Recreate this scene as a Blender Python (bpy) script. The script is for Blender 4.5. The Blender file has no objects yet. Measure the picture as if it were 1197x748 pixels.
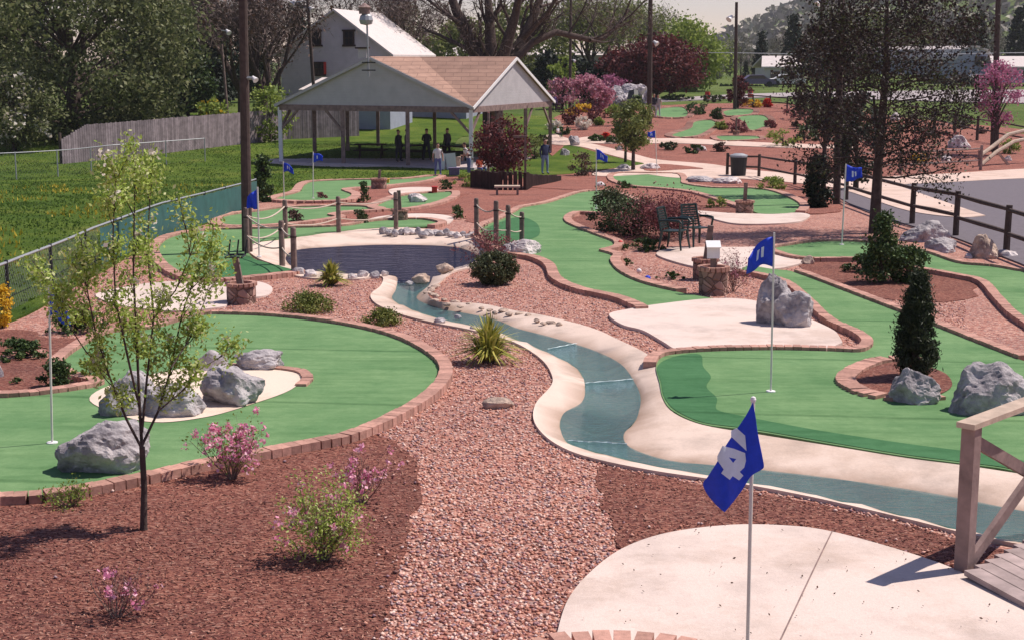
import bpy, math, random
import numpy as np
from mathutils import Vector, Matrix, noise
from mathutils.geometry import delaunay_2d_cdt
random.seed(7); rs = np.random.RandomState(11)
R = math.radians
sc = bpy.context.scene
col = sc.collection
# ------------------------------------------------------------------ camera model
F = 1700.0; CX, CY = 598.5, 374.0; HZ = 70.0
TH = math.atan((CY-HZ)/F); CT, ST = math.cos(TH), math.sin(TH)
CZ = 3.5
def kray(py):
    t = (CY-py)/F
    return (ST - t*CT)/(CT + t*ST), (CT + t*ST)
TAB = [(1005,6.0),(748,8.8),(670,10.1),(618,11.3),(560,12.95),(517,14.4),(457,17.0),(400,20.8),(350,25.2),(325,28.2),(292,32.7),
       (270,37.2),(243,46),(232,51),(205,72),(190,80),(180,85),(170,91),(160,98),(150,104),(140,110),(130,118),(120,130),(112,146),(105,166),(98,197),(90,250)]
TY = [0.0]+[Y for _, Y in TAB]+[400., 4000.]
TD = [kray(1005)[0]*6-.03]+[Y*kray(r)[0] for r, Y in TAB]
TD += [TD[-1]-.1, TD[-1]-.1]
def pchip(x, y, q):
    x = np.array(x); y = np.array(y); h = np.diff(x); d = np.diff(y)/h
    m = np.zeros(len(x))
    for i in range(1, len(x)-1):
        if d[i-1]*d[i] > 0:
            w1 = 2*h[i]+h[i-1]; w2 = h[i]+2*h[i-1]
            m[i] = (w1+w2)/(w1/d[i-1]+w2/d[i])
    m[0] = d[0]
    i = np.clip(np.searchsorted(x, q)-1, 0, len(x)-2)
    t = (q-x[i])/h[i]; t2 = t*t; t3 = t2*t
    return (2*t3-3*t2+1)*y[i]+(t3-2*t2+t)*h[i]*m[i]+(-2*t3+3*t2)*y[i+1]+(t3-t2)*h[i]*m[i+1]
QY = np.concatenate([np.arange(0, 130, .05), np.arange(130, 400, .5), np.arange(400, 4000, 20)])
QG = CZ - pchip(TY, TD, QY)
# soften the profile a little so that the slope never kinks
ker = np.hanning(81); ker /= ker.sum()
seg = QG[:2600].copy(); pad = np.concatenate([np.full(40, seg[0]), seg, np.linspace(seg[-1], seg[-1]+(seg[-1]-seg[-41]), 40)])
QG[:2600] = np.convolve(pad, ker, 'same')[40:-40]
def g(Y): return np.interp(Y, QY, QG)
PONDZ = float(g(30.5)) - .17
def smooth(a, b, x):
    t = np.clip((x-a)/(b-a), 0, 1); return t*t*(3-2*t)
def hw(Y):
    t = smooth(27.6, 28.9, Y); return (g(Y)-.07)*(1-t) + PONDZ*t
HWQ = hw(QY)
def P(px, py, off=0., tab=None):
    k, c = kray(py)
    H = (QG+off) if tab is None else tab
    f = CZ - k*QY - H
    i = int(np.argmax(f <= 0))
    if f[i] > 0: Y = 3900.
    elif i == 0: Y = 0.
    else: Y = QY[i-1] + (QY[i]-QY[i-1])*f[i-1]/(f[i-1]-f[i])
    return Vector((Y*(px-CX)/F/c, Y, float(np.interp(Y, QY, H))))
def at(px, py, Y):
    k, c = kray(py)
    return Vector((Y*(px-CX)/F/c, Y, CZ - k*Y))
def sz(px, Y): return px*Y/F
# ------------------------------------------------------------------ objects
W = {}
def tag(o, label=None, cat=None, group=None, kind=None):
    if label: o['label'] = label
    if cat: o['category'] = cat
    if group: o['group'] = group
    if kind: o['kind'] = kind
    return o
def empty(name, loc=(0,0,0), label=None, cat=None, group=None):
    o = bpy.data.objects.new(name, None); col.objects.link(o); o.location = loc; o.empty_display_size = .2
    W[o.name] = Vector(loc); return tag(o, label, cat, group)
def link(name, me, mats, parent=None, origin=None, shade=False):
    for m in (mats if isinstance(mats, (list, tuple)) else [mats]): me.materials.append(m)
    o = bpy.data.objects.new(name, me); col.objects.link(o)
    w = Vector(origin) if origin is not None else (W[parent.name].copy() if parent else Vector((0,0,0)))
    W[o.name] = w
    if w.length > 0: me.transform(Matrix.Translation(-w))
    if parent:
        o.parent = parent; o.location = w - W[parent.name]
    else: o.location = w
    if shade: me.polygons.foreach_set('use_smooth', [True]*len(me.polygons))
    me.update(); return o
class MB:
    def __init__(s): s.v = []; s.f = []; s.m = []
    def add(s, vs, fs, m=0):
        b = len(s.v); s.v += [tuple(v) for v in vs]; s.f += [tuple(b+i for i in f) for f in fs]; s.m += [m]*len(fs); return s
    def box(s, c, d, rz=0, m=0, M=None):
        x, y, z = d[0]/2, d[1]/2, d[2]/2
        A = Matrix.Rotation(rz, 3, 'Z') if M is None else M
        vs = [Vector(c)+A@Vector((i*x, j*y, k*z)) for i in (-1,1) for j in (-1,1) for k in (-1,1)]
        return s.add(vs, [(0,1,3,2),(4,6,7,5),(0,4,5,1),(2,3,7,6),(0,2,6,4),(1,5,7,3)], m)
    def bar(s, a, b, w, h, m=0):
        a, b = Vector(a), Vector(b); d = b-a; L = d.length; d.normalize()
        up = Vector((0,0,1)) if abs(d.z) < .95 else Vector((0,1,0))
        r = d.cross(up).normalized(); u = r.cross(d)
        M = Matrix((d, r, u)).transposed()
        return s.box((a+b)/2, (L, w, h), M=M, m=m)
    def tube(s, pts, rad, n=6, m=0, cap=True):
        pts = [Vector(p) for p in pts]
        if not isinstance(rad, (list, tuple)): rad = [rad]*len(pts)
        b = len(s.v); pr = None
        for i, p in enumerate(pts):
            d = (pts[min(i+1, len(pts)-1)] - pts[max(i-1, 0)])
            d = d.normalized() if d.length > 1e-9 else Vector((0,0,1))
            if pr is None:
                pr = d.cross(Vector((0,0,1)) if abs(d.z) < .9 else Vector((1,0,0))).normalized()
            else:
                pr = (pr - d*pr.dot(d)); pr = pr.normalized() if pr.length > 1e-6 else d.orthogonal().normalized()
            q = d.cross(pr)
            for j in range(n):
                a = 2*math.pi*j/n; s.v.append(tuple(p + (pr*math.cos(a)+q*math.sin(a))*rad[i]))
        for i in range(len(pts)-1):
            for j in range(n):
                s.f.append((b+i*n+j, b+i*n+(j+1)%n, b+(i+1)*n+(j+1)%n, b+(i+1)*n+j)); s.m.append(m)
        if cap:
            s.f.append(tuple(b+j for j in range(n))[::-1]); s.m.append(m)
            e = b+(len(pts)-1)*n; s.f.append(tuple(e+j for j in range(n))); s.m.append(m)
        return s
    def lathe(s, prof, c=(0,0,0), n=20, m=0):
        b = len(s.v); c = Vector(c)
        for r, z in prof:
            for j in range(n):
                a = 2*math.pi*j/n; s.v.append((c.x+r*math.cos(a), c.y+r*math.sin(a), c.z+z))
        for i in range(len(prof)-1):
            for j in range(n):
                s.f.append((b+i*n+j, b+i*n+(j+1)%n, b+(i+1)*n+(j+1)%n, b+(i+1)*n+j)); s.m.append(m)
        s.f.append(tuple(b+j for j in range(n))[::-1]); s.m.append(m)
        e = b+(len(prof)-1)*n; s.f.append(tuple(e+j for j in range(n))); s.m.append(m)
        return s
    def prism(s, poly, d, m=0):
        n = len(poly); d = Vector(d); vs = [Vector(p) for p in poly]+[Vector(p)+d for p in poly]
        fs = [tuple(range(n))[::-1], tuple(range(n, 2*n))]+[(i, (i+1)%n, n+(i+1)%n, n+i) for i in range(n)]
        return s.add(vs, fs, m)
    def build(s, name, mats, parent=None, origin=None, shade=False):
        me = bpy.data.meshes.new(name); me.from_pydata(s.v, [], s.f)
        o = link(name, me, mats, parent, origin, shade)
        if any(s.m): me.polygons.foreach_set('material_index', s.m)
        return o
def npmesh(name, V, nper, mats, parent=None, origin=None, ntri=None):
    """V: (N, nper, 3) one polygon each"""
    N = V.shape[0]; me = bpy.data.meshes.new(name)
    me.vertices.add(N*nper); me.vertices.foreach_set('co', V.reshape(-1).astype(np.float32))
    me.loops.add(N*nper); me.loops.foreach_set('vertex_index', np.arange(N*nper, dtype=np.int32))
    me.polygons.add(N); me.polygons.foreach_set('loop_start', np.arange(0, N*nper, nper, dtype=np.int32))
    me.update(calc_edges=True); me.validate()
    return link(name, me, mats, parent, origin)
def copy_tree(o, loc, rz=None, scale=None, label=None):
    def rec(a, par):
        c = a.copy(); col.objects.link(c)
        if par: c.parent = par
        for ch in list(a.children): rec(ch, c)
        return c
    kids = list(o.children); c = o.copy(); col.objects.link(c)
    for k in kids: rec(k, c)
    c.location = loc
    if rz is not None: c.rotation_euler = (0, 0, rz)
    if scale is not None: c.scale = scale if isinstance(scale, (tuple, list)) else (scale,)*3
    if label: c['label'] = label
    W[c.name] = Vector(loc); return c
# ------------------------------------------------------------------ materials
def srgb(r, g_, b):
    f = lambda c: ((c/255+.055)/1.055)**2.4 if c > 10 else c/255/12.92
    return (f(r), f(g_), f(b), 1)
class NT:
    def __init__(s, name):
        s.m = bpy.data.materials.new(name); s.m.use_nodes = True; s.t = s.m.node_tree; s.t.nodes.clear()
        s.out = s.n('ShaderNodeOutputMaterial'); s.geo = s.n('ShaderNodeNewGeometry')
    def n(s, k, **kw):
        x = s.t.nodes.new(k)
        for a, b in kw.items(): setattr(x, a, b)
        return x
    def l(s, a, b): s.t.links.new(a, b)
    def ramp(s, fac, stops, interp='LINEAR'):
        r = s.n('ShaderNodeValToRGB'); r.color_ramp.interpolation = interp
        e = r.color_ramp.elements
        while len(e) < len(stops): e.new(.5)
        for i, (p, c) in enumerate(stops):
            e[i].position = p; e[i].color = tuple(c)+(1,) if len(c) == 3 else c
        s.l(fac, r.inputs[0]); return r.outputs[0]
    def noise(s, scale, detail=4, rough=.55, vec=None):
        x = s.n('ShaderNodeTexNoise'); x.inputs['Scale'].default_value = scale; x.inputs['Detail'].default_value = detail; x.inputs['Roughness'].default_value = rough
        s.l(vec or s.geo.outputs['Position'], x.inputs['Vector']); return x.outputs['Fac']
    def mix(s, fac, a, b, mode='MIX'):
        x = s.n('ShaderNodeMix', data_type='RGBA', blend_type=mode)
        for sock, v in ((x.inputs[0], fac), (x.inputs[6], a), (x.inputs[7], b)):
            if isinstance(v, (int, float)): sock.default_value = v
            elif isinstance(v, (tuple, list)): sock.default_value = tuple(v)+(1,) if len(v) == 3 else v
            else: s.l(v, sock)
        return x.outputs[2]
    def bump(s, h, st, dist=.02):
        b = s.n('ShaderNodeBump'); b.inputs['Strength'].default_value = st; b.inputs['Distance'].default_value = dist
        s.l(h, b.inputs['Height']); return b.outputs[0]
    def fin(s, colr, rough=.8, nrm=None, spec=.3, metal=0, transl=0.):
        p = s.n('ShaderNodeBsdfPrincipled')
        if isinstance(colr, (tuple, list)): p.inputs['Base Color'].default_value = tuple(colr)+(1,) if len(colr) == 3 else colr
        else: s.l(colr, p.inputs['Base Color'])
        p.inputs['Roughness'].default_value = rough; p.inputs['Specular IOR Level'].default_value = spec; p.inputs['Metallic'].default_value = metal
        if nrm: s.l(nrm, p.inputs['Normal'])
        o = p.outputs[0]
        if transl:
            t = s.n('ShaderNodeBsdfTranslucent'); x = s.n('ShaderNodeMixShader'); x.inputs[0].default_value = transl
            if isinstance(colr, (tuple, list)): t.inputs[0].default_value = tuple(colr)+(1,) if len(colr) == 3 else colr
            else: s.l(colr, t.inputs[0])
            s.l(o, x.inputs[1]); s.l(t.outputs[0], x.inputs[2]); o = x.outputs[0]
        s.l(o, s.out.inputs[0]); return s.m
def mul(c, k): return tuple(min(1, x*k) for x in c)
def plain(name, c, rough=.7, scale=12, var=.25, bump=.15, spec=.3, metal=0, island=False):
    t = NT(name); f = t.noise(scale, 6)
    cc = t.ramp(f, [(.3, mul(c, 1-var)), (.7, mul(c, 1+var))])
    if island:
        r = t.ramp(t.geo.outputs['Random Per Island'], [(0, (.72,.72,.72)), (1, (1.15,1.15,1.15))])
        cc = t.mix(1., cc, r, 'MULTIPLY')
    return t.fin(cc, rough, t.bump(t.noise(scale*5, 4), bump, .01), spec, metal)
def leafm(name, cols, transl=.3, rough=.6):
    t = NT(name); n = len(cols)
    c = t.ramp(t.geo.outputs['Random Per Island'], [(i/max(1, n-1), k) for i, k in enumerate(cols)])
    return t.fin(c, rough, None, .3, 0, transl)
def mk_gravel():
    t = NT('pink_gravel'); v = t.n('ShaderNodeTexVoronoi'); v.inputs['Scale'].default_value = 30
    t.l(t.geo.outputs['Position'], v.inputs['Vector'])
    s = t.n('ShaderNodeSeparateColor'); t.l(v.outputs['Color'], s.inputs[0])
    c = t.ramp(s.outputs[0], [(0,(.22,.09,.07)),(.3,(.44,.175,.125)),(.6,(.58,.28,.205)),(.88,(.72,.46,.36)),(1,(.36,.23,.21))])
    big = t.ramp(t.noise(.55, 4), [(.3,(.86,.84,.86)),(.7,(1.08,1.05,1.03))])
    c = t.mix(1., c, big, 'MULTIPLY')
    e = t.ramp(v.outputs['Distance'], [(.0,(1,1,1)),(.75,(.45,.42,.42))]); c = t.mix(.6, c, e, 'MULTIPLY')
    inv = t.n('ShaderNodeMath', operation='SUBTRACT'); inv.inputs[0].default_value = 1; t.l(v.outputs['Distance'], inv.inputs[1])
    return t.fin(c, .75, t.bump(inv.outputs[0], .8, .02), .35)
def mk_mulch(name='bark_mulch', k=1.):
    t = NT(name)
    mp = t.n('ShaderNodeMapping'); mp.inputs['Scale'].default_value = (1, 2.2, 1); t.l(t.geo.outputs['Position'], mp.inputs[0])
    v = t.n('ShaderNodeTexVoronoi'); v.inputs['Scale'].default_value = 34; t.l(mp.outputs[0], v.inputs['Vector'])
    s = t.n('ShaderNodeSeparateColor'); t.l(v.outputs['Color'], s.inputs[0])
    c = t.ramp(s.outputs[0], [(0, mul((.08,.028,.024),k)), (.5, mul((.20,.072,.055),k)), (.85, mul((.30,.13,.09),k)), (1, mul((.38,.22,.17),k))])
    c = t.mix(1., c, t.ramp(t.noise(.9, 5), [(.3,(.78,.76,.78)),(.7,(1.12,1.06,1.02))]), 'MULTIPLY')
    return t.fin(c, .9, t.bump(t.noise(60, 5), .9, .02), .2)
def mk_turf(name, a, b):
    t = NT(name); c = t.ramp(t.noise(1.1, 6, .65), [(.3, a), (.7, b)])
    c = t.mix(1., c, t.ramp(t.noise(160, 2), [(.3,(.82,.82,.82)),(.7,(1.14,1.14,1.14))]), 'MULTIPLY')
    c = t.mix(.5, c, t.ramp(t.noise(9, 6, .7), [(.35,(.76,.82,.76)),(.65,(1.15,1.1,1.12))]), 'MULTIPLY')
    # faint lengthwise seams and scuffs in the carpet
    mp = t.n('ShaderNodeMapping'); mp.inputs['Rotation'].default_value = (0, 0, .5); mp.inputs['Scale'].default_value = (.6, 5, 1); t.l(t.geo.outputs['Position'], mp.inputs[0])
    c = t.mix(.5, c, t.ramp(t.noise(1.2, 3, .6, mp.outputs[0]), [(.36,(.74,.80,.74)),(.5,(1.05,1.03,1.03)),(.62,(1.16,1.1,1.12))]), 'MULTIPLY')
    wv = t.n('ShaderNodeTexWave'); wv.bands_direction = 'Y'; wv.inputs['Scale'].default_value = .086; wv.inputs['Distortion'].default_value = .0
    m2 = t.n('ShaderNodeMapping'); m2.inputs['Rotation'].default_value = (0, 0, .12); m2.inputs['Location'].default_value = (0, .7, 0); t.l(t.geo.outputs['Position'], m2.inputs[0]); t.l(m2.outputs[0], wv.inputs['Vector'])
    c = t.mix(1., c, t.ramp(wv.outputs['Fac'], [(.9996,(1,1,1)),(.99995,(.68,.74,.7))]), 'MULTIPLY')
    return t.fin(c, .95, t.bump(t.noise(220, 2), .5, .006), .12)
def mk_concrete(name, c, stain=.18, wet=False):
    t = NT(name); f = t.ramp(t.noise(1.3, 8, .65), [(.25, mul(c, 1-stain)), (.5, c), (.8, mul(c, 1.06))])
    f = t.mix(1., f, t.ramp(t.noise(45, 3), [(.3,(.93,.93,.93)),(.7,(1.04,1.04,1.04))]), 'MULTIPLY')
    v = t.n('ShaderNodeTexVoronoi'); v.inputs['Scale'].default_value = 2.3; t.l(t.geo.outputs['Position'], v.inputs['Vector'])
    f = t.mix(1., f, t.ramp(v.outputs['Distance'], [(.0,(.62,.5,.46)),(.035,(1,1,1))]), 'MULTIPLY')
    f = t.mix(1., f, t.ramp(t.noise(.45, 6, .75), [(.38,(.84,.81,.78)),(.5,(1,1,1))]), 'MULTIPLY')
    if wet:
        at_ = t.n('ShaderNodeAttribute'); at_.attribute_name = 'wet'
        f = t.mix(at_.outputs['Fac'], f, t.mix(1., f, (.52,.44,.38), 'MULTIPLY'))
    return t.fin(f, .85, t.bump(t.noise(70, 4), .4, .008), .25)
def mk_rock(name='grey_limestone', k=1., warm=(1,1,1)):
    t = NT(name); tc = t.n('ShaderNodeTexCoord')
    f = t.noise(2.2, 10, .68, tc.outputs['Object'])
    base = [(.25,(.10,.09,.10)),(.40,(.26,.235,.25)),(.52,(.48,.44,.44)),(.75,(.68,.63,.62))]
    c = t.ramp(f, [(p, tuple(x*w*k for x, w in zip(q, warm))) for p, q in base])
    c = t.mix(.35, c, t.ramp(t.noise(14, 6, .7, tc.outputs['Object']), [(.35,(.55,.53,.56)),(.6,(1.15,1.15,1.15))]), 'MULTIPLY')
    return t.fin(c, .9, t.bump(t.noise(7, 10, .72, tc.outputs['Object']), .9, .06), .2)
def mk_grass(name, cols, sc_=1.):
    t = NT(name); c = t.ramp(t.noise(.35*sc_, 8, .7), [(.3+.13*i, k) for i, k in enumerate(cols)])
    c = t.mix(1., c, t.ramp(t.noise(14*sc_, 6, .8), [(.3,(.6,.62,.6)),(.7,(1.25,1.2,1.1))]), 'MULTIPLY')
    return t.fin(c, .95, t.bump(t.noise(25, 5, .8), 1., .05), .1)
def mk_siding(name, c, pitch, k=.75):
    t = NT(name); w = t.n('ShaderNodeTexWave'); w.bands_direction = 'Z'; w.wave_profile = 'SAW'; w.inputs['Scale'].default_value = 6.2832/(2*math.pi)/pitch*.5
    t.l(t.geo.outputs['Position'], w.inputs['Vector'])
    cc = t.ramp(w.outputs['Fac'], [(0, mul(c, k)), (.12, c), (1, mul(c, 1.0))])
    cc = t.mix(1., cc, t.ramp(t.noise(2, 6), [(.3,(.9,.9,.9)),(.7,(1.05,1.05,1.05))]), 'MULTIPLY')
    return t.fin(cc, .6, t.bump(w.outputs['Fac'], .4, .02), .3)
def mk_shingle(name, c):
    t = NT(name); b = t.n('ShaderNodeTexBrick'); tc = t.n('ShaderNodeTexCoord')
    b.inputs['Scale'].default_value = 1.; b.inputs['Brick Width'].default_value = .9; b.inputs['Row Height'].default_value = .2; b.inputs['Mortar Size'].default_value = .02
    b.inputs['Color1'].default_value = mul(c, .92)+(1,); b.inputs['Color2'].default_value = mul(c, 1.08)+(1,); b.inputs['Mortar'].default_value = mul(c, .72)+(1,)
    mp = t.n('ShaderNodeMapping'); mp.inputs['Rotation'].default_value = (R(90), 0, 0); t.l(t.geo.outputs['Position'], mp.inputs[0]); t.l(mp.outputs[0], b.inputs['Vector'])
    cc = t.mix(1., b.outputs['Color'], t.ramp(t.noise(1.1, 6, .7), [(.3,(.82,.8,.8)),(.7,(1.15,1.12,1.1))]), 'MULTIPLY')
    return t.fin(cc, .9, t.bump(t.noise(30, 4), .4, .02), .15)
def mk_stonewall(name, c):
    t = NT(name); tc = t.n('ShaderNodeTexCoord')
    v = t.n('ShaderNodeTexVoronoi'); v.inputs['Scale'].default_value = 7; t.l(tc.outputs['Object'], v.inputs['Vector'])
    v2 = t.n('ShaderNodeTexVoronoi', feature='DISTANCE_TO_EDGE'); v2.inputs['Scale'].default_value = 7; t.l(tc.outputs['Object'], v2.inputs['Vector'])
    s = t.n('ShaderNodeSeparateColor'); t.l(v.outputs['Color'], s.inputs[0])
    cc = t.ramp(s.outputs[0], [(0, mul(c, .6)), (.5, c), (1, mul(c, 1.5))])
    cc = t.mix(1., cc, t.ramp(v2.outputs['Distance'], [(0,(.5,.45,.42)),(.05,(1,1,1))]), 'MULTIPLY')
    return t.fin(cc, .9, t.bump(t.ramp(v2.outputs['Distance'], [(0,(0,0,0)),(.1,(1,1,1))]), .8, .03), .2)
def mk_water(name, tint, alpha, scale, bs, gc=(.75,.75,.8)):
    t = NT(name); mp = t.n('ShaderNodeMapping'); mp.inputs['Scale'].default_value = (.55, 1.4, 1); t.l(t.geo.outputs['Position'], mp.inputs[0])
    h = t.noise(scale, 4, .6, mp.outputs[0]); nb = t.bump(h, bs, .04)
    gl = t.n('ShaderNodeBsdfGlossy'); gl.inputs['Roughness'].default_value = .04; gl.inputs[0].default_value = gc+(1,); t.l(nb, gl.inputs['Normal'])
    tr = t.n('ShaderNodeBsdfTransparent'); tr.inputs[0].default_value = tint+(1,)
    df = t.n('ShaderNodeBsdfDiffuse'); df.inputs[0].default_value = tint+(1,)
    m0 = t.n('ShaderNodeMixShader'); m0.inputs[0].default_value = alpha; t.l(tr.outputs[0], m0.inputs[1]); t.l(df.outputs[0], m0.inputs[2])
    fr = t.n('ShaderNodeFresnel'); fr.inputs[0].default_value = 1.33; t.l(nb, fr.inputs['Normal'])
    m1 = t.n('ShaderNodeMixShader'); t.l(fr.outputs[0], m1.inputs[0]); t.l(m0.outputs[0], m1.inputs[1]); t.l(gl.outputs[0], m1.inputs[2])
    t.l(m1.outputs[0], t.out.inputs[0]); return t.m
M = {}
M['gravel'] = mk_gravel(); M['mulch'] = mk_mulch(); M['mulch2'] = mk_mulch('old_bark_mulch', 1.35)
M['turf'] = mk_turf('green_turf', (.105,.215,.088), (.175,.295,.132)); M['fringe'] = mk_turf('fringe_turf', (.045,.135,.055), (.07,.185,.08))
M['conc'] = mk_concrete('pale_concrete', (.66,.535,.47), .26); M['bank'] = mk_concrete('stream_bank_concrete', (.66,.52,.435), .34, True)
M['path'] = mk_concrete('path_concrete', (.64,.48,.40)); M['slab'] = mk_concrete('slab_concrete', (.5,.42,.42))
M['brick'] = plain('paver_brick', (.46,.255,.20), .85, 20, .2, .4, .2, 0, True)
M['asphalt'] = plain('worn_asphalt', (.14,.12,.135), .9, 8, .14, .4); M['road'] = plain('road_asphalt', (.36,.31,.31), .9, 1, .1, .2)
M['sand'] = mk_concrete('bunker_sand', (.72,.58,.47), .1)
M['rock'] = mk_rock(); M['rockw'] = mk_rock('pale_limestone', 1.45, (1,.97,.93)); M['rockb'] = mk_rock('brown_sandstone', 1.0, (1.15,.95,.75))
M['lawn'] = mk_grass('lawn_grass', [(.04,.08,.012),(.07,.125,.018),(.11,.165,.025),(.17,.19,.045)])
M['field'] = mk_grass('field_grass', [(.06,.095,.03),(.09,.14,.035),(.13,.17,.05)], .2)
M['wood'] = plain('weathered_wood', (.20,.145,.125), .85, 9, .35, .5, .2, 0, True); M['pole'] = plain('pole_wood', (.075,.052,.045), .9, 7, .3, .4)
M['fencewood'] = plain('grey_fence_board', (.27,.22,.235), .9, 3, .3, .5, .2, 0, True); M['darkwood'] = plain('dark_wood', (.05,.03,.028), .9, 5, .3, .4, .2, 0, True)
M['rail'] = plain('rail_wood', (.24,.165,.15), .8, 6, .3, .4, .2); M['railtop'] = plain('pale_rail_wood', (.46,.35,.27), .75, 8, .2, .3)
M['deck'] = plain('deck_board', (.36,.28,.265), .8, 6, .25, .3, .2, 0, True)
M['bark'] = plain('tree_bark', (.075,.052,.045), .95, 9, .4, .8); M['barkl'] = plain('light_bark', (.16,.115,.10), .9, 14, .35, .6)
M['white'] = plain('white_paint', (.78,.75,.74), .5, 6, .05, .05); M['metal'] = plain('galvanised_metal', (.36,.37,.38), .5, 20, .1, .05, .4, .4)
M['wire'] = plain('dull_wire', (.16,.17,.17), .7, 20, .1, .05, .2)
M['blue'] = plain('blue_nylon', (.014,.055,.58), .55, 30, .12, .1); M['black'] = plain('black_plastic', (.02,.022,.025), .5, 10, .1, .05)
M['mark'] = plain('white_print', (.66,.74,.86), .6, 20, .08, .05); M['pvc'] = plain('white_fibreglass', (.72,.68,.62), .45, 10, .05, .02)
M['screen'] = plain('green_windscreen', (.035,.105,.10), .8, 2.5, .2, .3); M['rope'] = plain('cream_rope', (.58,.47,.38), .9, 60, .15, .6)
M['chair'] = plain('dark_green_plastic', (.010,.028,.027), .4, 10, .1, .02, .5)
M['planter'] = mk_stonewall('planter_stone', (.30,.19,.155)); M['soil'] = plain('dark_soil', (.035,.02,.018), .95, 30, .3, .6)
M['gable'] = mk_siding('pavilion_siding', (.50,.47,.48), .22, .86); M['gablew'] = M['gable']
M['house'] = mk_siding('house_siding', (.60,.54,.57), .2, .8); M['shingle'] = mk_shingle('brown_shingle', (.34,.215,.165)); M['roofw'] = plain('pale_roof', (.60,.53,.50), .7, 2, .08, .1)
M['glass'] = plain('dark_glass', (.02,.022,.03), .15, 3, .1, 0, .6); M['bluewall'] = mk_siding('barn_siding', (.34,.36,.44), .3, .85)
M['red'] = plain('red_plastic', (.5,.03,.025), .5); M['yellow'] = plain('yellow_plastic', (.6,.36,.04), .5); M['purple'] = plain('faded_bin', (.16,.13,.22), .6)
M['bed'] = mk_turf('painted_stream_bed', (.08,.16,.15), (.31,.36,.30)); M['pondbed'] = plain('pond_bed', (.035,.035,.045), .9, 3, .3, .2)
M['water'] = mk_water('stream_water', (.46,.66,.68), .12, 11, 1., (.5,.56,.62)); M['pond'] = mk_water('pond_water', (.05,.055,.08), .3, 4, .9, (.25,.27,.40))
M['foam'] = plain('foam', (.62,.74,.74), .6, 25, .2, .3)
L = {}
L['fresh'] = leafm('fresh_leaves', [(.17,.27,.04),(.32,.43,.07),(.44,.54,.12),(.60,.62,.32)], .4)
L['big'] = leafm('dark_green_leaves', [(.05,.065,.025),(.10,.125,.042),(.17,.19,.075),(.26,.26,.13)], .35)
L['ever'] = leafm('evergreen_needles', [(.008,.014,.009),(.014,.026,.014),(.028,.045,.02)], .1)
L['ever2'] = leafm('juniper_needles', [(.02,.045,.015),(.05,.09,.025),(.10,.15,.035)], .15)
L['junip'] = leafm('bright_juniper_needles', [(.06,.09,.02),(.16,.19,.035),(.27,.27,.07)], .2)
L['darkb'] = leafm('dark_brown_needles', [(.018,.013,.013),(.04,.027,.024),(.085,.055,.045)], .1)
L['arbor'] = leafm('arborvitae_sprays', [(.010,.016,.009),(.022,.036,.016),(.06,.075,.03)], .15)
L['olive'] = leafm('olive_needles', [(.03,.04,.018),(.07,.085,.035),(.13,.14,.06)], .15)
L['lime'] = leafm('lime_leaves', [(.13,.19,.03),(.22,.29,.05),(.33,.38,.09)], .35)
L['spring'] = leafm('spring_leaves', [(.10,.12,.035),(.17,.20,.05),(.26,.28,.09)], .3)
L['brown'] = leafm('brown_buds', [(.05,.03,.022),(.10,.055,.04),(.16,.10,.07)], .15)
L['twig'] = leafm('bare_twigs', [(.06,.04,.035),(.13,.085,.072),(.22,.16,.14)], 0)
L['grey'] = leafm('grey_twigs', [(.10,.085,.07),(.17,.15,.12),(.22,.22,.13)], 0)
L['plum'] = leafm('plum_leaves', [(.06,.014,.018),(.12,.026,.03),(.2,.05,.045)], .25)
L['barb'] = leafm('barberry_leaves', [(.09,.025,.028),(.22,.06,.07),(.38,.16,.15)], .25)
L['pink'] = leafm('pink_petals', [(.38,.12,.19),(.50,.20,.27),(.62,.38,.42)], .3)
L['azal'] = leafm('azalea_petals', [(.70,.20,.36),(.85,.38,.52),(.92,.62,.70)], .35)
L['mauve'] = leafm('redbud_petals', [(.32,.08,.17),(.46,.15,.27),(.58,.27,.38)], .3)
L['whitef'] = leafm('white_petals', [(.6,.52,.42),(.8,.74,.68)], .3)
L['yellowf'] = leafm('yellow_petals', [(.6,.36,.02),(.75,.52,.05)], .3)
L['redf'] = leafm('red_petals', [(.5,.02,.02),(.7,.06,.03)], .3)
L['yucca'] = leafm('yucca_blades', [(.10,.13,.02),(.26,.27,.04),(.48,.44,.09),(.55,.48,.16)], .2)
L['blade'] = leafm('grass_blades', [(.05,.10,.014),(.09,.155,.024),(.15,.21,.04)], .45)
L['bladef'] = leafm('dandelions', [(.45,.34,.03),(.6,.45,.05)], .2)
L['chips'] = leafm('bark_chips', [(.05,.017,.016),(.15,.05,.04),(.26,.095,.068),(.46,.24,.17)], 0, .9)
L['peb'] = leafm('pebbles', [(.13,.065,.06),(.38,.15,.105),(.54,.25,.165),(.66,.36,.28),(.82,.60,.50),(.26,.17,.20),(.48,.19,.15)], 0, .7)
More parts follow.
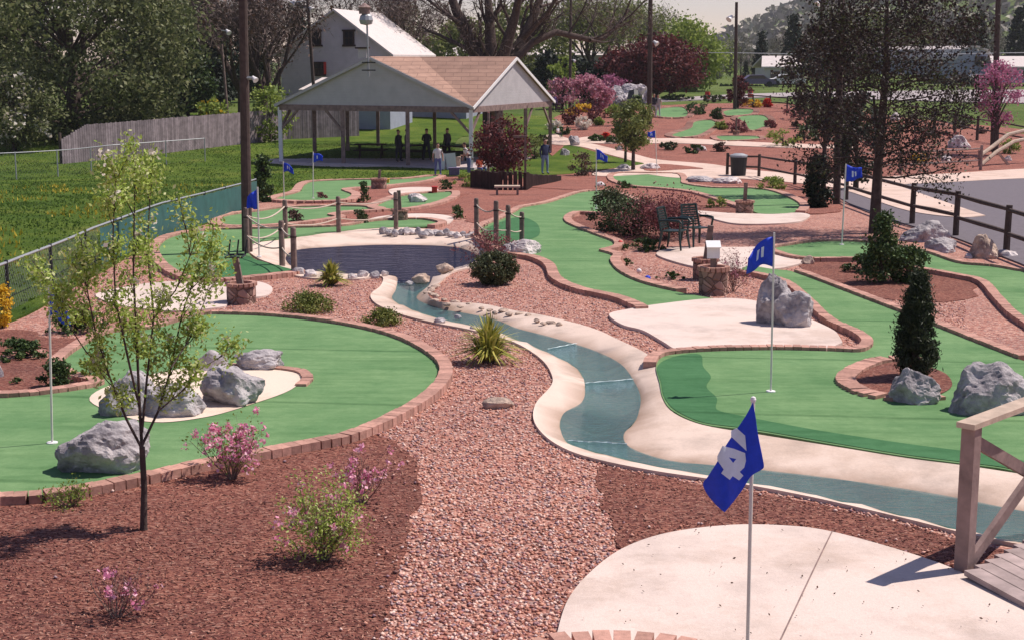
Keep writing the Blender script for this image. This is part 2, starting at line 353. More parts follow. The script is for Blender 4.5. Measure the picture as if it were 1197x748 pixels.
# ------------------------------------------------------------------ outlines and sheets
def curve(pts, closed=True, res=7):
    n = len(pts); out = []
    P_ = [np.array(p[:2], float) for p in pts]; S = [len(p) > 2 for p in pts]
    rng = range(n) if closed else range(n-1)
    for i in rng:
        a, b = P_[i], P_[(i+1) % n]
        p0 = P_[(i-1) % n] if (closed or i > 0) else a
        p3 = P_[(i+2) % n] if (closed or i+2 < n) else b
        if S[i]: p0 = a
        if S[(i+1) % n]: p3 = b
        L1 = max(np.linalg.norm(b-a), 1e-6)
        m1 = (b-p0)*.5; m2 = (p3-a)*.5
        for m_ in (m1, m2):
            l = np.linalg.norm(m_)
            if l > L1*1.2: m_ *= L1*1.2/l
        for j in range(res):
            t = j/res; t2 = t*t; t3 = t2*t
            out.append((2*t3-3*t2+1)*a+(t3-2*t2+t)*m1+(-2*t3+3*t2)*b+(t3-t2)*m2)
    if not closed: out.append(P_[-1])
    return out
def ground_curve(pts, off=0., closed=True, res=7, tab=None):
    return np.array([tuple(P(p[0], p[1], off, tab))[:2] for p in curve(pts, closed, res)])
def inpoly(X, Y, poly):
    X = np.asarray(X); Y = np.asarray(Y); c = np.zeros(X.shape, bool)
    x1, y1 = poly[-1]
    for x2, y2 in poly:
        with np.errstate(divide='ignore', invalid='ignore'):
            k = ((y1 > Y) != (y2 > Y)) & (X < (x2-x1)*(Y-y1)/(y2-y1+1e-12)+x1)
        c ^= k; x1, y1 = x2, y2
    return c
def tri_sheet(loops, step, keep, extra=None, aspect=1.6):
    """CDT of boundary loops and an interior lattice, faces kept by keep(cx, cy)"""
    pts = []; edges = []
    for lp in loops:
        b = len(pts); n = len(lp); pts += [tuple(p) for p in lp]; edges += [(b+i, b+(i+1) % n) for i in range(n)]
    A = np.array(loops[0]); x0, y0 = A.min(0); x1, y1 = A.max(0)
    gx, gy = np.meshgrid(np.arange(x0, x1, step*aspect), np.arange(math.floor(y0/step)*step, y1, step))
    gx = gx.ravel()+rs.uniform(-.1, .1, gx.size)*step; gy = gy.ravel()
    k = keep(gx, gy)
    gx, gy = gx[k], gy[k]
    B = np.concatenate([np.array(l) for l in loops])
    if len(gx):
        ok = np.ones(len(gx), bool)
        for i in range(0, len(gx), 400):
            d = ((gx[i:i+400, None]-B[None, :, 0])**2+(gy[i:i+400, None]-B[None, :, 1])**2).min(1); ok[i:i+400] = d > (.3*step)**2
        pts += list(zip(gx[ok].tolist(), gy[ok].tolist()))
    if extra is not None: pts += [tuple(p) for p in extra]
    r = delaunay_2d_cdt([Vector(p) for p in pts], edges, [], 0, 1e-5)
    V = np.array([tuple(v) for v in r[0]]); T = np.array([f for f in r[2] if len(f) == 3])
    c = V[T].mean(1); T = T[keep(c[:, 0], c[:, 1])]
    return V, T
REG = {}
def sheet(name, pts, off, mat, step=1., label=None, cat=None, kind=None, parent=None, skirt=.06, res=7, holes=(), group=None):
    lp = ground_curve(pts, off, True, res)
    if name == 'mulch_bed': lp = lp+np.array([[noise.noise(Vector((a*2.1, b_*2.1, 1)))+.8*noise.noise(Vector((a*7, b_*7, 1))), noise.noise(Vector((a*2.1, b_*2.1, 5)))] for a, b_ in lp])*.07*np.clip(lp[:, 1:2]/14, .5, 2)
    REG[name+str(len(REG))] = lp
    hl = list(holes)
    def keep(x, y):
        k = inpoly(x, y, lp)
        for h in hl: k &= ~inpoly(x, y, h)
        return k
    V, T = tri_sheet([lp]+hl, step, keep)
    Z = g(V[:, 1])+off
    vs = np.column_stack([V, Z]).tolist(); fs = T.tolist()
    n0 = len(vs); n = len(lp)
    for p in lp: vs.append((p[0], p[1], float(g(p[1]))+off))
    for p in lp: vs.append((p[0], p[1], float(g(p[1]))+off-skirt))
    fs += [(n0+i, n0+(i+1) % n, n0+n+(i+1) % n, n0+n+i) for i in range(n)]
    me = bpy.data.meshes.new(name); me.from_pydata(vs, [], fs)
    c = lp.mean(0); o = link(name, me, mat, parent, None if parent else (c[0], c[1], float(g(c[1]))))
    # up-facing normals
    import bmesh
    bm = bmesh.new(); bm.from_mesh(me)
    for f in bm.faces:
        if f.normal.z < -.3: f.normal_flip()
    bm.to_mesh(me); bm.free()
    return tag(o, label, cat, group, kind), lp
def border(path, off, parent, side=1, width=.2, closed=False, h=.19, name='brick_border', label=None, bl=None):
    """path: Nx2 ground points; bricks laid just outside it"""
    path = np.asarray(path); 
    if closed: path = np.vstack([path, path[:1]])
    d = np.diff(path, axis=0); sl = np.hypot(d[:, 0], d[:, 1]); s = np.concatenate([[0], np.cumsum(sl)])
    mb = MB(); pos = 0.; tot = s[-1]
    while pos < tot:
        x = np.interp(pos, s, path[:, 0]); y = np.interp(pos, s, path[:, 1])
        st = (bl or .115)*(1 if y < 40 else (2 if y < 60 else 4)); q = min(pos+st, tot)
        xm = np.interp((pos+q)/2, s, path[:, 0]); ym = np.interp((pos+q)/2, s, path[:, 1])
        e0 = max(0, (pos+q)/2-.12); e1 = min(tot, (pos+q)/2+.12)
        tx = np.interp(e1, s, path[:, 0])-np.interp(e0, s, path[:, 0]); ty = np.interp(e1, s, path[:, 1])-np.interp(e0, s, path[:, 1])
        a = math.atan2(ty, tx)+random.uniform(-.02, .02)
        nx, ny = math.sin(a)*side, -math.cos(a)*side
        cx, cy = xm+nx*width*.5, ym+ny*width*.5
        mb.box((cx, cy, float(g(cy))+off-h/2+random.uniform(-.004, .004)), (st-.008*(1 if y < 30 else 0), width+random.uniform(-.008, .008), h), a)
        pos = q
    o = mb.build(name, M['brick'], parent)
    if label: o['label'] = label
    return o
def area(lp):
    x, y = lp[:, 0], lp[:, 1]; return .5*np.sum(x*np.roll(y, -1)-np.roll(x, -1)*y)
# ------------------------------------------------------------------ channel: pond and stream share one outline
OUT = [(300,303),(288,291),(300,283),(340,279),(400,271),(440,266),(490,269),(540,274),(566,284),(578,299),(566,311),(535,318),(526,322),(512,334),(500,345),(512,355),(560,357),(600,365),(640,372),(690,385),
       (722,399),(756,416),(768,430),(772,448),(774,468),(788,486),(822,500),(880,510),(980,526),(1060,539),(1130,548),(1189,557),(1260,568),(1330,578),
       (1330,672),(1240,650),(1189,640),(1130,628),(1050,608),(950,585),(860,568),(760,553),(682,536),(645,519),(625,497),(626,475),(645,452),(643,436),(630,420),(600,402),(555,389),(510,380),(470,370),(441,358),(433,347),(445,336),(446,325),
       (420,328),(380,328),(345,324),(322,312)]
WAT = [(345,293),(400,288.5),(460,286.5),(530,289),(556,298),(552,309),(522,317),(512,324),(500,335),(487,349),(515,361),(548,367),(580,374),(605,384),(640,393),(690,408),
       (725,425),(742,447),(749,466),(744,489),(729,508),(737,523),(782,538),(850,545),(950,556),(1050,570),(1120,582),(1189,596),(1260,608),(1326,622),
       (1326,664),(1240,644),(1189,634),(1130,621),(1050,601),(950,578),(860,561),(770,545),(700,529),(664,517),(655,500),(659,483),(680,470),(684,451),(675,431),(640,412),(602,396),(560,383),(520,374),(482,362),(459,350),(463,338),(462,323),
       (400,321),(355,319),(334,304)]
out_lp = ground_curve(OUT, .0, True, 5); wat_lp = ground_curve(WAT, 0., True, 5, HWQ)
# ground base with the channel cut out
xs = []; base_rect = np.array([(-9, 1.5), (9, 1.5), (30, 30), (80, 100), (900, 1400), (-900, 1400), (-80, 100), (-30, 30)], float)
ex = []
for Y in list(np.arange(2, 60, 1.))+list(np.arange(60, 200, 4.))+list(np.geomspace(210, 1380, 14)):
    wx = max(9, Y*.58)
    for X in np.linspace(-wx*.98, wx*.98, 15 if Y < 60 else 9): ex.append((X, Y))
ex = np.array(ex); k = inpoly(ex[:,0], ex[:,1], base_rect) & ~inpoly(ex[:,0], ex[:,1], out_lp); ex = ex[k]
V, T = tri_sheet([base_rect, out_lp], 1e5, lambda x, y: inpoly(x, y, base_rect) & ~inpoly(x, y, out_lp), ex)
me = bpy.data.meshes.new('ground'); me.from_pydata(np.column_stack([V, g(V[:, 1])]).tolist(), [], T.tolist())
cy = V[T].mean(1)[:, 1]; me.polygons.foreach_set('material_index', (cy > 62).astype(np.int32))
o = link('ground', me, [M['gravel'], M['field']]); tag(o, kind='structure')
me.polygons.foreach_set('material_index', (cy > 62).astype(np.int32))
# channel surfaces
def dist(pt, lp): return np.sqrt(((pt[:, None, :]-lp[None])**2).sum(2)).min(1)
V, T = tri_sheet([out_lp, wat_lp], .22, lambda x, y: inpoly(x, y, out_lp))
isin = inpoly(V[:, 0], V[:, 1], wat_lp); do = dist(V, out_lp); dw = dist(V, wat_lp)
rim = g(V[:, 1])+.035; wl = hw(V[:, 1]); t = do/(do+dw+1e-6)
Z = rim*(1-t**1.7)+(wl-.005)*t**1.7
Z = np.where(isin & (dw > 1e-4), wl-.02-.13*np.clip(dw/.35, 0, 1)-.5*smooth(27.8, 29, V[:, 1])*np.clip(dw/1., 0, 1), Z)
Z = np.where(do < 1e-4, rim, Z)
nz = np.array([noise.noise(Vector((x*3, y*3, 0))) for x, y in V]); Z = Z+nz*.018*(do > .03)
c = V[T].mean(1); fin_ = inpoly(c[:, 0], c[:, 1], wat_lp)
wetv = np.clip(1-(dw+.10*np.array([noise.noise(Vector((a*4, b_*4, 7))) for a, b_ in V]))/.16, 0, 1)
def part_mesh(name, T_, mat, mats=None, idx=None, kind='structure'):
    me = bpy.data.meshes.new(name); vs = np.column_stack([V, Z]); u, inv = np.unique(T_, return_inverse=True)
    me.from_pydata(vs[u].tolist(), [], inv.reshape(-1, 3).tolist()); o = link(name, me, mats or mat); tag(o, kind=kind)
    if idx is not None: me.polygons.foreach_set('material_index', idx.astype(np.int32))
    me.polygons.foreach_set('use_smooth', [True]*len(me.polygons)); return o
bank = part_mesh('stream_bank', T[~fin_], M['bank']); u_ = np.unique(T[~fin_]); wa = bank.data.attributes.new('wet', 'FLOAT', 'POINT'); wa.data.foreach_set('value', wetv[u_].astype(np.float32)*.85)
part_mesh('stream_bed', T[fin_], None, [M['bed'], M['pondbed']], (c[fin_][:, 1] > 28.6))
# rim skirt so the bank's edge has thickness
mb = MB(); n = len(out_lp)
vs = [(p[0], p[1], float(g(p[1]))+.035) for p in out_lp]+[(p[0], p[1], float(g(p[1]))-.1) for p in out_lp]
mb.add(vs, [(i, (i+1) % n, n+(i+1) % n, n+i) for i in range(n)]); o = mb.build('stream_bank_edge', M['bank'], bank)
V2, T2 = tri_sheet([wat_lp], .25, lambda x, y: inpoly(x, y, wat_lp))
c2 = V2[T2].mean(1); me = bpy.data.meshes.new('water'); me.from_pydata(np.column_stack([V2, hw(V2[:, 1])+.004]).tolist(), [], T2.tolist())
o = link('water', me, [M['water'], M['pond']]); tag(o, kind='structure'); me.polygons.foreach_set('material_index', (c2[:, 1] > 28.6).astype(np.int32))
me.polygons.foreach_set('use_smooth', [True]*len(me.polygons))
# little drops across the stream
mb = MB()
for a, b in (((640,408),(681,400)), ((684,448),(741,443)), ((664,515),(733,519)), ((463,330),(486,331))):
    pts = []
    for i in range(13):
        t = i/12; p = P(a[0]+(b[0]-a[0])*t, a[1]+(b[1]-a[1])*t, 0, HWQ); pts.append(p+Vector((0, random.uniform(-.02, .02), .006)))
    mb.tube(pts, [random.uniform(.002, .009) for _ in pts], 5)
tag(mb.build('foam', M['foam']), 'thin white lines of foam where the stream drops over low steps', kind='stuff')

# ------------------------------------------------------------------ greens (each one thing: turf, brick border)
def green(pts, label, off=.045, step=.8, open_=(), fringe=None, bw=.17, bo=.052):
    """open_: index ranges of control points whose edge has no brick"""
    lp = ground_curve(pts, off, True, 6); c = lp.mean(0)
    root = empty('putting_green', (c[0], c[1], float(g(c[1]))), label, 'putting green')
    o, lp = sheet('turf', pts, off, M['turf'], step, parent=root, res=6); lps = lp
    n = len(pts); runs = []; cur = []
    bad = set()
    for a, b in open_:
        i = a
        while i != b: bad.add(i); i = (i+1) % n
    side = 1 if area(lps) > 0 else -1
    for i in range(n):
        if i in bad:
            if cur: runs.append(cur); cur = []
        else:
            ids = [(i*6+j) % len(lps) for j in range(7)]
            cur += ids if not cur else ids[1:]
    if cur: runs.append(cur)
    if not bad: border(lps, off+bo, root, side, bw, True)
    else:
        if len(runs) > 1 and runs[0][0] == 0 and runs[-1][-1] == 0: runs[0] = runs.pop()+runs[0][1:]
        allb = []
        for r_ in runs: border(lps[r_], off+bo, root, side, bw)
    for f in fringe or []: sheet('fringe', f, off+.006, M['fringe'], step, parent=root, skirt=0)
    return root, lps
G1 = [(-80,585),(0,581),(60,577),(150,561),(230,543),(330,524),(400,510),(452,488),(490,466),(511,444),(511,426),(490,409),(455,393),(400,380),(330,371),(270,368),(235,369),(180,384),(128,390),(92,408),(74,425),(92,439),(122,449),(60,460),(0,465),(-80,466)]
green1, lp1 = green(G1, 'big bright green on the left with a sand bunker and boulders at its middle')
isl, ilp = sheet('sand_bunker', [(105,468),(140,446),(232,428),(300,430),(345,435),(353,443),(338,456),(300,470),(240,487),(170,492)], .052, M['sand'], .8, parent=green1, skirt=0)
border(ground_curve([(232,428),(300,430),(345,435),(353,443),(346,450)], .05, False), .08, green1, -1 if area(ilp) < 0 else 1, .14, name='bunker_border')
G2 = [(603,248),(612,243),(640,238),(662,231),(682,225),(706,224),(724,228),(737,233),(745,242),(720,250),(672,249),(659,255),(663,262),(695,275),(716,283),(717,289),(700,294,1),(716,299),(713,306),(724,319),(750,331),(790,341),(835,349,1),(800,356),(758,361,1),(730,349),(684,339),(657,327),(648,311),(630,302),(600,296),(572,284),(560,272),(570,263),(588,256)]
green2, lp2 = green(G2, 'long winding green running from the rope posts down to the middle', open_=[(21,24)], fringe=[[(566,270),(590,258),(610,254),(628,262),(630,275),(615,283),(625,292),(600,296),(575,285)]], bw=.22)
G3 = [(767,427),(777,416),(822,411),(900,409),(965,410),(1008,411),(1021,402),(1009,391),(975,375),(950,352),(925,332),(893,322),(866,318),(875,311),(905,315),(928,318),(1000,345),(1075,374),(1130,396),(1189,419),(1300,462),(1300,585),(1189,551),(1130,542),(1060,533),(980,520),(880,503),(822,495),(787,480),(775,465),(771,447)]
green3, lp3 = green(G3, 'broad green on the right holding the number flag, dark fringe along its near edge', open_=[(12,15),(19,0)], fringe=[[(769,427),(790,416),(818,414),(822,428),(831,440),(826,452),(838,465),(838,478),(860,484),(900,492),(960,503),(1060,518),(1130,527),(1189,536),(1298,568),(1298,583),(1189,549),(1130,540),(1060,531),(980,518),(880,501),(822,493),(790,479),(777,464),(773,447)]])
# island with the evergreen
isl3, il3 = sheet('planting_bed', [(1000,443),(1016,431),(1042,423),(1070,424),(1105,436),(1112,452),(1085,464),(1050,464),(1018,457)], .056, M['mulch'], .6, parent=green3, skirt=0)
border(ground_curve([(1092,462),(1050,464),(1018,458),(1000,445),(1016,431),(1042,423),(1075,424)], .05, False), .09, green3, 1 if area(il3) > 0 else -1, .24, name='island_border')
G4 = [(905,291),(925,287),(955,283),(1000,283),(1035,287),(1080,295),(1120,308),(1160,312),(1189,317),(1290,335),(1290,420),(1197,373),(1172,350),(1152,330),(1112,321),(1075,314),(1040,306),(1000,303),(945,303),(915,297)]
green4, lp4 = green(G4, 'green at the right edge beside the split rail fence and boulders')
G5 = [(186,291),(200,278),(242,270),(300,268),(400,265),(440,259),(490,257),(512,261),(500,265),(450,266),(400,270),(340,278),(300,283),(288,291),(300,304),(330,312),(344,318),(300,324),(245,328),(215,322),(194,308)]
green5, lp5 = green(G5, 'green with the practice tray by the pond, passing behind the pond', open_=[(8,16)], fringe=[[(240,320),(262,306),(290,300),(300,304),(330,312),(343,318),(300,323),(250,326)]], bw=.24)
G6 = [(262,254),(300,248),(340,243),(420,242),(440,246),(400,249),(383,252),(392,255),(350,261),(300,265),(262,264)]
green6, _ = green(G6, 'narrow green behind the tall rope posts on the far side of the pond', step=1.2, bw=.3)
G7 = [(322,233),(350,225),(356,217),(366,213),(410,211),(470,210),(512,206),(498,212),(450,218),(400,222),(411,228),(404,234),(380,236),(345,236)]
green7, _ = green(G7, 'green at the lawn edge with two small blue flags', step=1.2, bw=.35)
G8 = [(440,242),(462,232),(482,228),(505,226),(527,225),(527,230),(508,238),(480,244),(455,246)]
green8, _ = green(G8, 'small green with a pale grey rock, left of the log wall', step=1.2, bw=.3)
G9 = [(720,212),(717,206),(725,203),(760,203),(791,204),(796,209),(797,215),(830,220),(880,221),(908,226),(934,239),(930,248),(890,250),(872,243),(845,234),(812,225),(775,221),(740,218)]
green9, _ = green(G9, 'green under the flag in the upper middle, bending behind the stone planter', open_=[(11,13)], step=1.2, bw=.3)
green([(768,136),(771,128),(797,126),(804,132),(801,137),(785,138)], 'far green just right of the rock waterfall', .06, 3, bw=.5)
green([(786,158),(808,150),(812,143),(830,141),(837,145),(829,152),(815,159),(795,161)], 'far curved green between mulch beds', .06, 3, bw=.5)
green([(846,131),(862,128),(880,129),(877,134),(850,136)], 'farthest green in front of the yellow flowers', .06, 3, bw=.5)
green([(862,139),(870,136),(893,136),(899,145),(885,152),(876,152),(871,144)], 'far green beside white and red flowers', .06, 3, bw=.5)
green([(838,160),(885,160),(888,163),(845,165)], 'thin strip of green seen beyond the back path', .06, 3, bw=.4)
# tee green under the camera with the number four flag
g0, lp0 = green([(655,764),(668,761),(764,762),(900,790),(1010,820),(1060,860),(1060,1200),(560,1200),(600,900),(640,775)], 'near green below the deck, only its brick edge showing', .05, .8, bw=.2)

# ------------------------------------------------------------------ concrete, paths, beds, lawns
def st(name, pts, off, m, step=1., skirt=.08, holes=()): return sheet(name, pts, off, M[m], step, kind='structure', skirt=skirt, holes=holes)
CH = [out_lp]
tee, lpT = st('tee_path', [(640,790),(651,740),(664,700),(690,668),(728,640),(780,622),(850,613),(910,613),(965,619),(1045,640),(1115,664),(1160,690),(1250,740),(1320,800),(1320,1100),(600,1100)], .032, 'conc')
st('concrete_path', [(712,367),(735,361),(765,356),(830,349),(880,351),(930,366),(975,386),(985,400,1),(960,408),(900,408),(793,408),(775,399),(752,386),(727,379)], .05, 'conc')
st('concrete_path', [(768,298),(778,291),(800,289),(860,289),(905,290),(950,304,1),(915,313),(868,318,1),(835,315),(800,309)], .04, 'conc')
st('concrete_path', [(812,247),(850,249),(890,250),(935,249),(947,252),(935,259),(890,262),(850,260)], .04, 'conc')
st('concrete_path', [(112,344),(160,333),(200,329),(245,331),(300,329),(318,336),(312,345),(270,351),(262,358),(200,363),(140,356)], .03, 'conc')
st('concrete_path', [(415,263),(440,254),(480,250),(515,251),(530,255),(522,262),(480,263),(440,262)], .032, 'conc')
st('concrete_path', [(440,262),(430,255),(450,252),(500,250),(530,255),(525,261),(490,258)], .03, 'conc') if False else None
st('concrete_path', [(455,222),(480,219),(510,220),(512,225),(480,227),(462,229)], .05, 'conc')
st('lawn_path', [(304,189),(315,186),(400,187),(490,187),(505,190),(470,194),(400,195),(330,192)], .07, 'conc', 2)
st('main_path', [(636,160),(648,157),(664,162),(700,170),(740,180),(770,187),(830,192),(870,198),(940,204),(1010,207),(1110,203),(1189,198),(1290,194),(1290,207),(1189,209),(1110,213),(1046,216,1),(1110,238),(1152,252,1),(1122,254),(1060,246),(985,222),(930,214),(860,209),(790,208),(757,204,1),(720,206),(700,206),(692,203),(720,197),(752,192),(742,189),(712,181),(680,172),(640,168)], .055, 'path', 2)
st('back_path', [(672,163),(690,160),(760,162),(800,162),(895,167),(1000,171),(1000,174),(893,172),(800,168),(720,168),(680,167)], .06, 'path', 3)
st('mulch_bed', [(758,193),(775,192),(800,194),(822,197),(800,198),(760,200),(750,197)], .075, 'mulch2', 2)
st('parking_lot', [(972,226,1),(985,221),(1045,214),(1110,211),(1189,207),(1290,204),(1400,204),(1400,375),(1250,329),(1178,302),(1117,278),(1066,264),(1010,246)], .035, 'asphalt', 2)
# mulch beds
st('mulch_bed', [(-90,587),(0,583),(60,580),(152,564),(232,545),(332,527),(402,512),(440,507),(470,522),(488,548),(492,580),(476,630),(458,680),(443,748),(430,820),(-200,820)], .012, 'mulch', 1.)
st('mulch_bed', [(700,548),(712,545),(745,552),(760,555),(860,571),(950,588),(1050,611),(1130,632),(1189,645),(1300,670),(1300,720),(1189,700),(1115,664),(1045,640),(965,619),(910,613),(850,613),(780,622),(728,640),(715,618),(706,590)], .012, 'mulch', 1.)
st('mulch_bed', [(668,255),(700,249),(745,242),(740,234),(790,228),(840,238),(868,247),(835,250),(800,262),(780,285),(760,288),(720,284),(690,272),(668,262)], .014, 'mulch', 1.2)
st('mulch_bed', [(530,232),(600,214),(690,206),(715,210),(735,219),(810,227),(838,236),(745,234),(722,226),(700,222),(680,223),(655,231),(610,241),(585,252),(560,262),(530,250),(500,242)], .014, 'mulch2', 1.2)
st('mulch_bed', [(-60,395),(20,385),(60,395),(110,395),(85,410),(68,425),(80,440),(60,456),(0,462),(-60,464),(-60,440),(10,420),(60,418),(40,405),(-20,415)], .014, 'mulch', 1.2)
st('mulch_bed', [(940,306),(985,307),(1040,309),(1075,317),(1110,324),(1140,330),(1130,350),(1060,352),(1000,340),(935,316)], .013, 'mulch', 1.2)
st('mulch_bed', [(290,262),(340,240),(430,237),(500,243),(530,250),(470,250),(420,262),(380,266),(330,272),(285,270)], .016, 'mulch2', 1.2, holes=CH)
st('mulch_bed', [(410,232),(420,219),(470,216),(505,208),(545,206),(600,205),(600,214),(555,225),(530,232),(505,244),(460,247),(430,238)], .016, 'mulch2', 1.2)
st('mulch_bed', [(600,216),(640,200),(655,196),(640,172),(645,140),(690,127),(760,124),(860,121),(960,124),(1060,138),(1290,165),(1290,203),(1100,205),(1010,209),(960,222),(975,230),(985,245),(945,250),(935,240),(800,240),(700,225)], .03, 'mulch2', 2.)
# lawns
lawn1, lpL = st('lawn', [(-160,400),(0,378),(95,330),(190,279),(288,246),(300,235),(322,233),(352,224),(358,216),(370,212),(470,209),(510,205),(560,205),(600,200),(540,192),(540,160),(650,168),(650,140),(560,132),(300,130),(100,140),(-200,150),(-400,200)], .04, 'lawn', 2.)
st('lawn', [(664,169),(700,179),(740,189),(757,192),(715,197),(670,203),(625,205),(600,203),(585,190),(640,185),(655,175)], .05, 'lawn', 2.)
st('road', [(700,118),(765,116.5),(860,110.5),(1010,107),(1290,106),(1290,121),(1040,117),(960,113),(860,115),(700,122)], .08, 'road', 4)

# ------------------------------------------------------------------ loose pebbles and bark chips near the camera
allsheets = [v for kname, v in REG.items() if not kname.startswith('fringe')]
pad = list(allsheets)+[out_lp]
def scatter(N, xr, yr, inside=None, outside=()):
    x = rs.uniform(*xr, N); u = rs.uniform(0, 1, N); y = yr[0]*(yr[1]/yr[0])**u
    x = x*y/yr[1] if xr[0] < 0 else x
    k = np.abs(x) < y*.37+.4
    if inside is not None: k &= inpoly(x, y, inside)
    for q in outside: k &= ~inpoly(x, y, q)
    return x[k], y[k]
def chunks(name, x, y, dim, squash, lab, mat, flat=.5, off=.012):
    n = len(x); base = np.array([(1,0,0),(-1,0,0),(0,1,0),(0,-1,0),(0,0,1),(0,0,-1)], float)
    tris = np.array([(0,2,4),(2,1,4),(1,3,4),(3,0,4),(2,0,5),(1,2,5),(3,1,5),(0,3,5)])
    a = rs.uniform(0, 6.28, n); s = dim*rs.uniform(.55, 1.35, n)
    v = np.repeat(base[None], n, 0)*np.stack([s, s*squash*rs.uniform(.7, 1.2, n), s*flat], 1)[:, None, :]
    v = v*rs.uniform(.75, 1.2, (n, 6, 1))
    tl = rs.uniform(-.5, .5, n)
    vx = v[..., 0]*np.cos(tl)[:, None]-v[..., 2]*np.sin(tl)[:, None]; vz = v[..., 0]*np.sin(tl)[:, None]+v[..., 2]*np.cos(tl)[:, None]
    wx = vx*np.cos(a)[:, None]-v[..., 1]*np.sin(a)[:, None]; wy = vx*np.sin(a)[:, None]+v[..., 1]*np.cos(a)[:, None]
    V = np.stack([wx+x[:, None], wy+y[:, None], vz+(g(y)+off)[:, None]+s[:, None]*flat*.35], -1)
    me = bpy.data.meshes.new(name); me.vertices.add(n*6); me.vertices.foreach_set('co', V.reshape(-1).astype(np.float32))
    Tn = (tris[None]+np.arange(n)[:, None, None]*6).reshape(-1)
    me.loops.add(len(Tn)); me.loops.foreach_set('vertex_index', Tn.astype(np.int32)); me.polygons.add(n*8); me.polygons.foreach_set('loop_start', np.arange(0, len(Tn), 3, dtype=np.int32))
    me.update(calc_edges=True); o = link(name, me, mat); tag(o, lab, kind='stuff')
mulches = [v for kname, v in REG.items() if kname.startswith('mulch_bed')]
solid = [v for kname, v in REG.items() if not kname.startswith(('mulch_bed', 'fringe', 'ground')) and not kname[:-1].rstrip('0123456789') == 'lawn']+[out_lp]
x, y = scatter(95000, (-9.5, 9.5), (8.2, 30), None, solid+[mulches[1], mulches[2]]+mulches[3:])
chunks('gravel', x, y, .0185, .8, 'loose pink and red river gravel', L['peb'], .62, 0.)
STR = []
for i, (lp, N) in enumerate(((mulches[1], 60000), (mulches[2], 40000))):
    x, y = scatter(N, (-9.5, 9.5) if i == 0 else (0, 8), (8.2, 15.5), lp, solid)
    xs_, ys_ = scatter(9000, (-9.5, 9.5), (8.2, 15.5), lp, solid); dd_ = dist(np.column_stack([xs_, ys_]), lp[(lp[:, 1] > 7.5)]); kk_ = rs.rand(len(xs_)) < np.exp(-dd_/.11)*.8+.006; STR.append((xs_[kk_], ys_[kk_]))
    chunks('bark_mulch', x, y, .021, .33, 'dark reddish brown bark chips %s' % ('on the near left' if i == 0 else 'beside the near concrete tee'), L['chips'], .22, .012)
x = np.concatenate([a for a, _ in STR]); y = np.concatenate([b_ for _, b_ in STR]); chunks('stray_gravel', x, y, .02, .8, 'stray pink stones scattered over the edge of the bark mulch', L['peb'], .62, .02)
# grass blades
x = rs.uniform(-30, 6, 150000); y = rs.uniform(20, 92, 150000); k = inpoly(x, y, lpL)
for q in [v for kname, v in REG.items() if not kname.startswith(('fringe', 'mulch_bed')) and kname.rstrip('0123456789') != 'lawn']: k &= ~inpoly(x, y, q)
x, y = x[k], y[k]
def blades(x, y, hh, ww, mat, lab, name='grass'):
    n = len(x); a = rs.uniform(0, 3.14, n); h = hh*rs.uniform(.5, 1.3, n); w = ww*rs.uniform(.6, 1.4, n); z = g(y)+.04
    V = np.zeros((n, 3, 3)); V[:, 0] = np.stack([x-np.cos(a)*w, y-np.sin(a)*w, z], 1); V[:, 1] = np.stack([x+np.cos(a)*w, y+np.sin(a)*w, z], 1)
    V[:, 2] = np.stack([x+rs.uniform(-.5, .5, n)*hh, y+rs.uniform(-.5, .5, n)*hh, z+h], 1)
    o = npmesh(name, V, 3, mat); tag(o, lab, kind='stuff')
nz = np.array([noise.noise(Vector((a*.5, b*.25, 3))) for a, b in zip(x, y)])
kk = (nz > .05) | (rs.rand(len(x)) < .35)
blades(x[kk], y[kk], .055, .03, L['blade'], 'tufts of mown lawn grass')
kk = (x < -9) & (nz < -.12) & (rs.rand(len(x)) < .16) & (y < 62)
blades(x[kk], y[kk], .13, .03, L['bladef'], 'yellow dandelion patches in the left lawn', 'dandelions')
# ------------------------------------------------------------------ vegetation tools
def rot_about(d, ang, az):
    d = d.normalized(); o = d.orthogonal().normalized(); o.rotate(Matrix.Rotation(az, 3, d))
    v = d.copy(); v.rotate(Matrix.Rotation(ang, 3, o)); return v
def grow(mb, p, d, L_, r, depth, sp, tips, rng, n=6):
    """one limb and its children; tips collects (point, direction)"""
    k = sp.get('seg', 4); pts = [p.copy()]; dd = d.normalized(); q = p.copy()
    for i in range(k):
        dd = (dd + Vector((rng.gauss(0, 1), rng.gauss(0, 1), rng.gauss(0, 1)))*sp.get('wob', .12) + Vector((0, 0, sp.get('up', .05)))).normalized()
        q = q + dd*(L_/k); pts.append(q.copy())
    rad = [r*(1-.55*i/k) for i in range(k+1)]
    mb.tube(pts, rad, max(3, n), cap=False)
    if depth == 0:
        tips.append((pts[-1], dd)); tips.append((pts[-2], dd)); return
    nc = sp['n'][len(sp['n'])-depth] if depth <= len(sp['n']) else 3
    st_ = sp.get('start', .3)
    for i in range(nc):
        f = st_+(1-st_)*(i+rng.uniform(.2, .9))/nc; x = f*k; j = min(k-1, int(x)); pp = pts[j].lerp(pts[j+1], x-j)
        a = rng.uniform(*sp.get('ang', (.4, .9))); cd = rot_about((pts[j+1]-pts[j]), a, 2.4*i+rng.uniform(-.5, .5))
        grow(mb, pp, cd, L_*rng.uniform(*sp.get('len', (.5, .75)))*(1.15-.5*f), r*(1-.55*f)*.6, depth-1, sp, tips, rng, n-1)
    tips.append((pts[-1], dd))
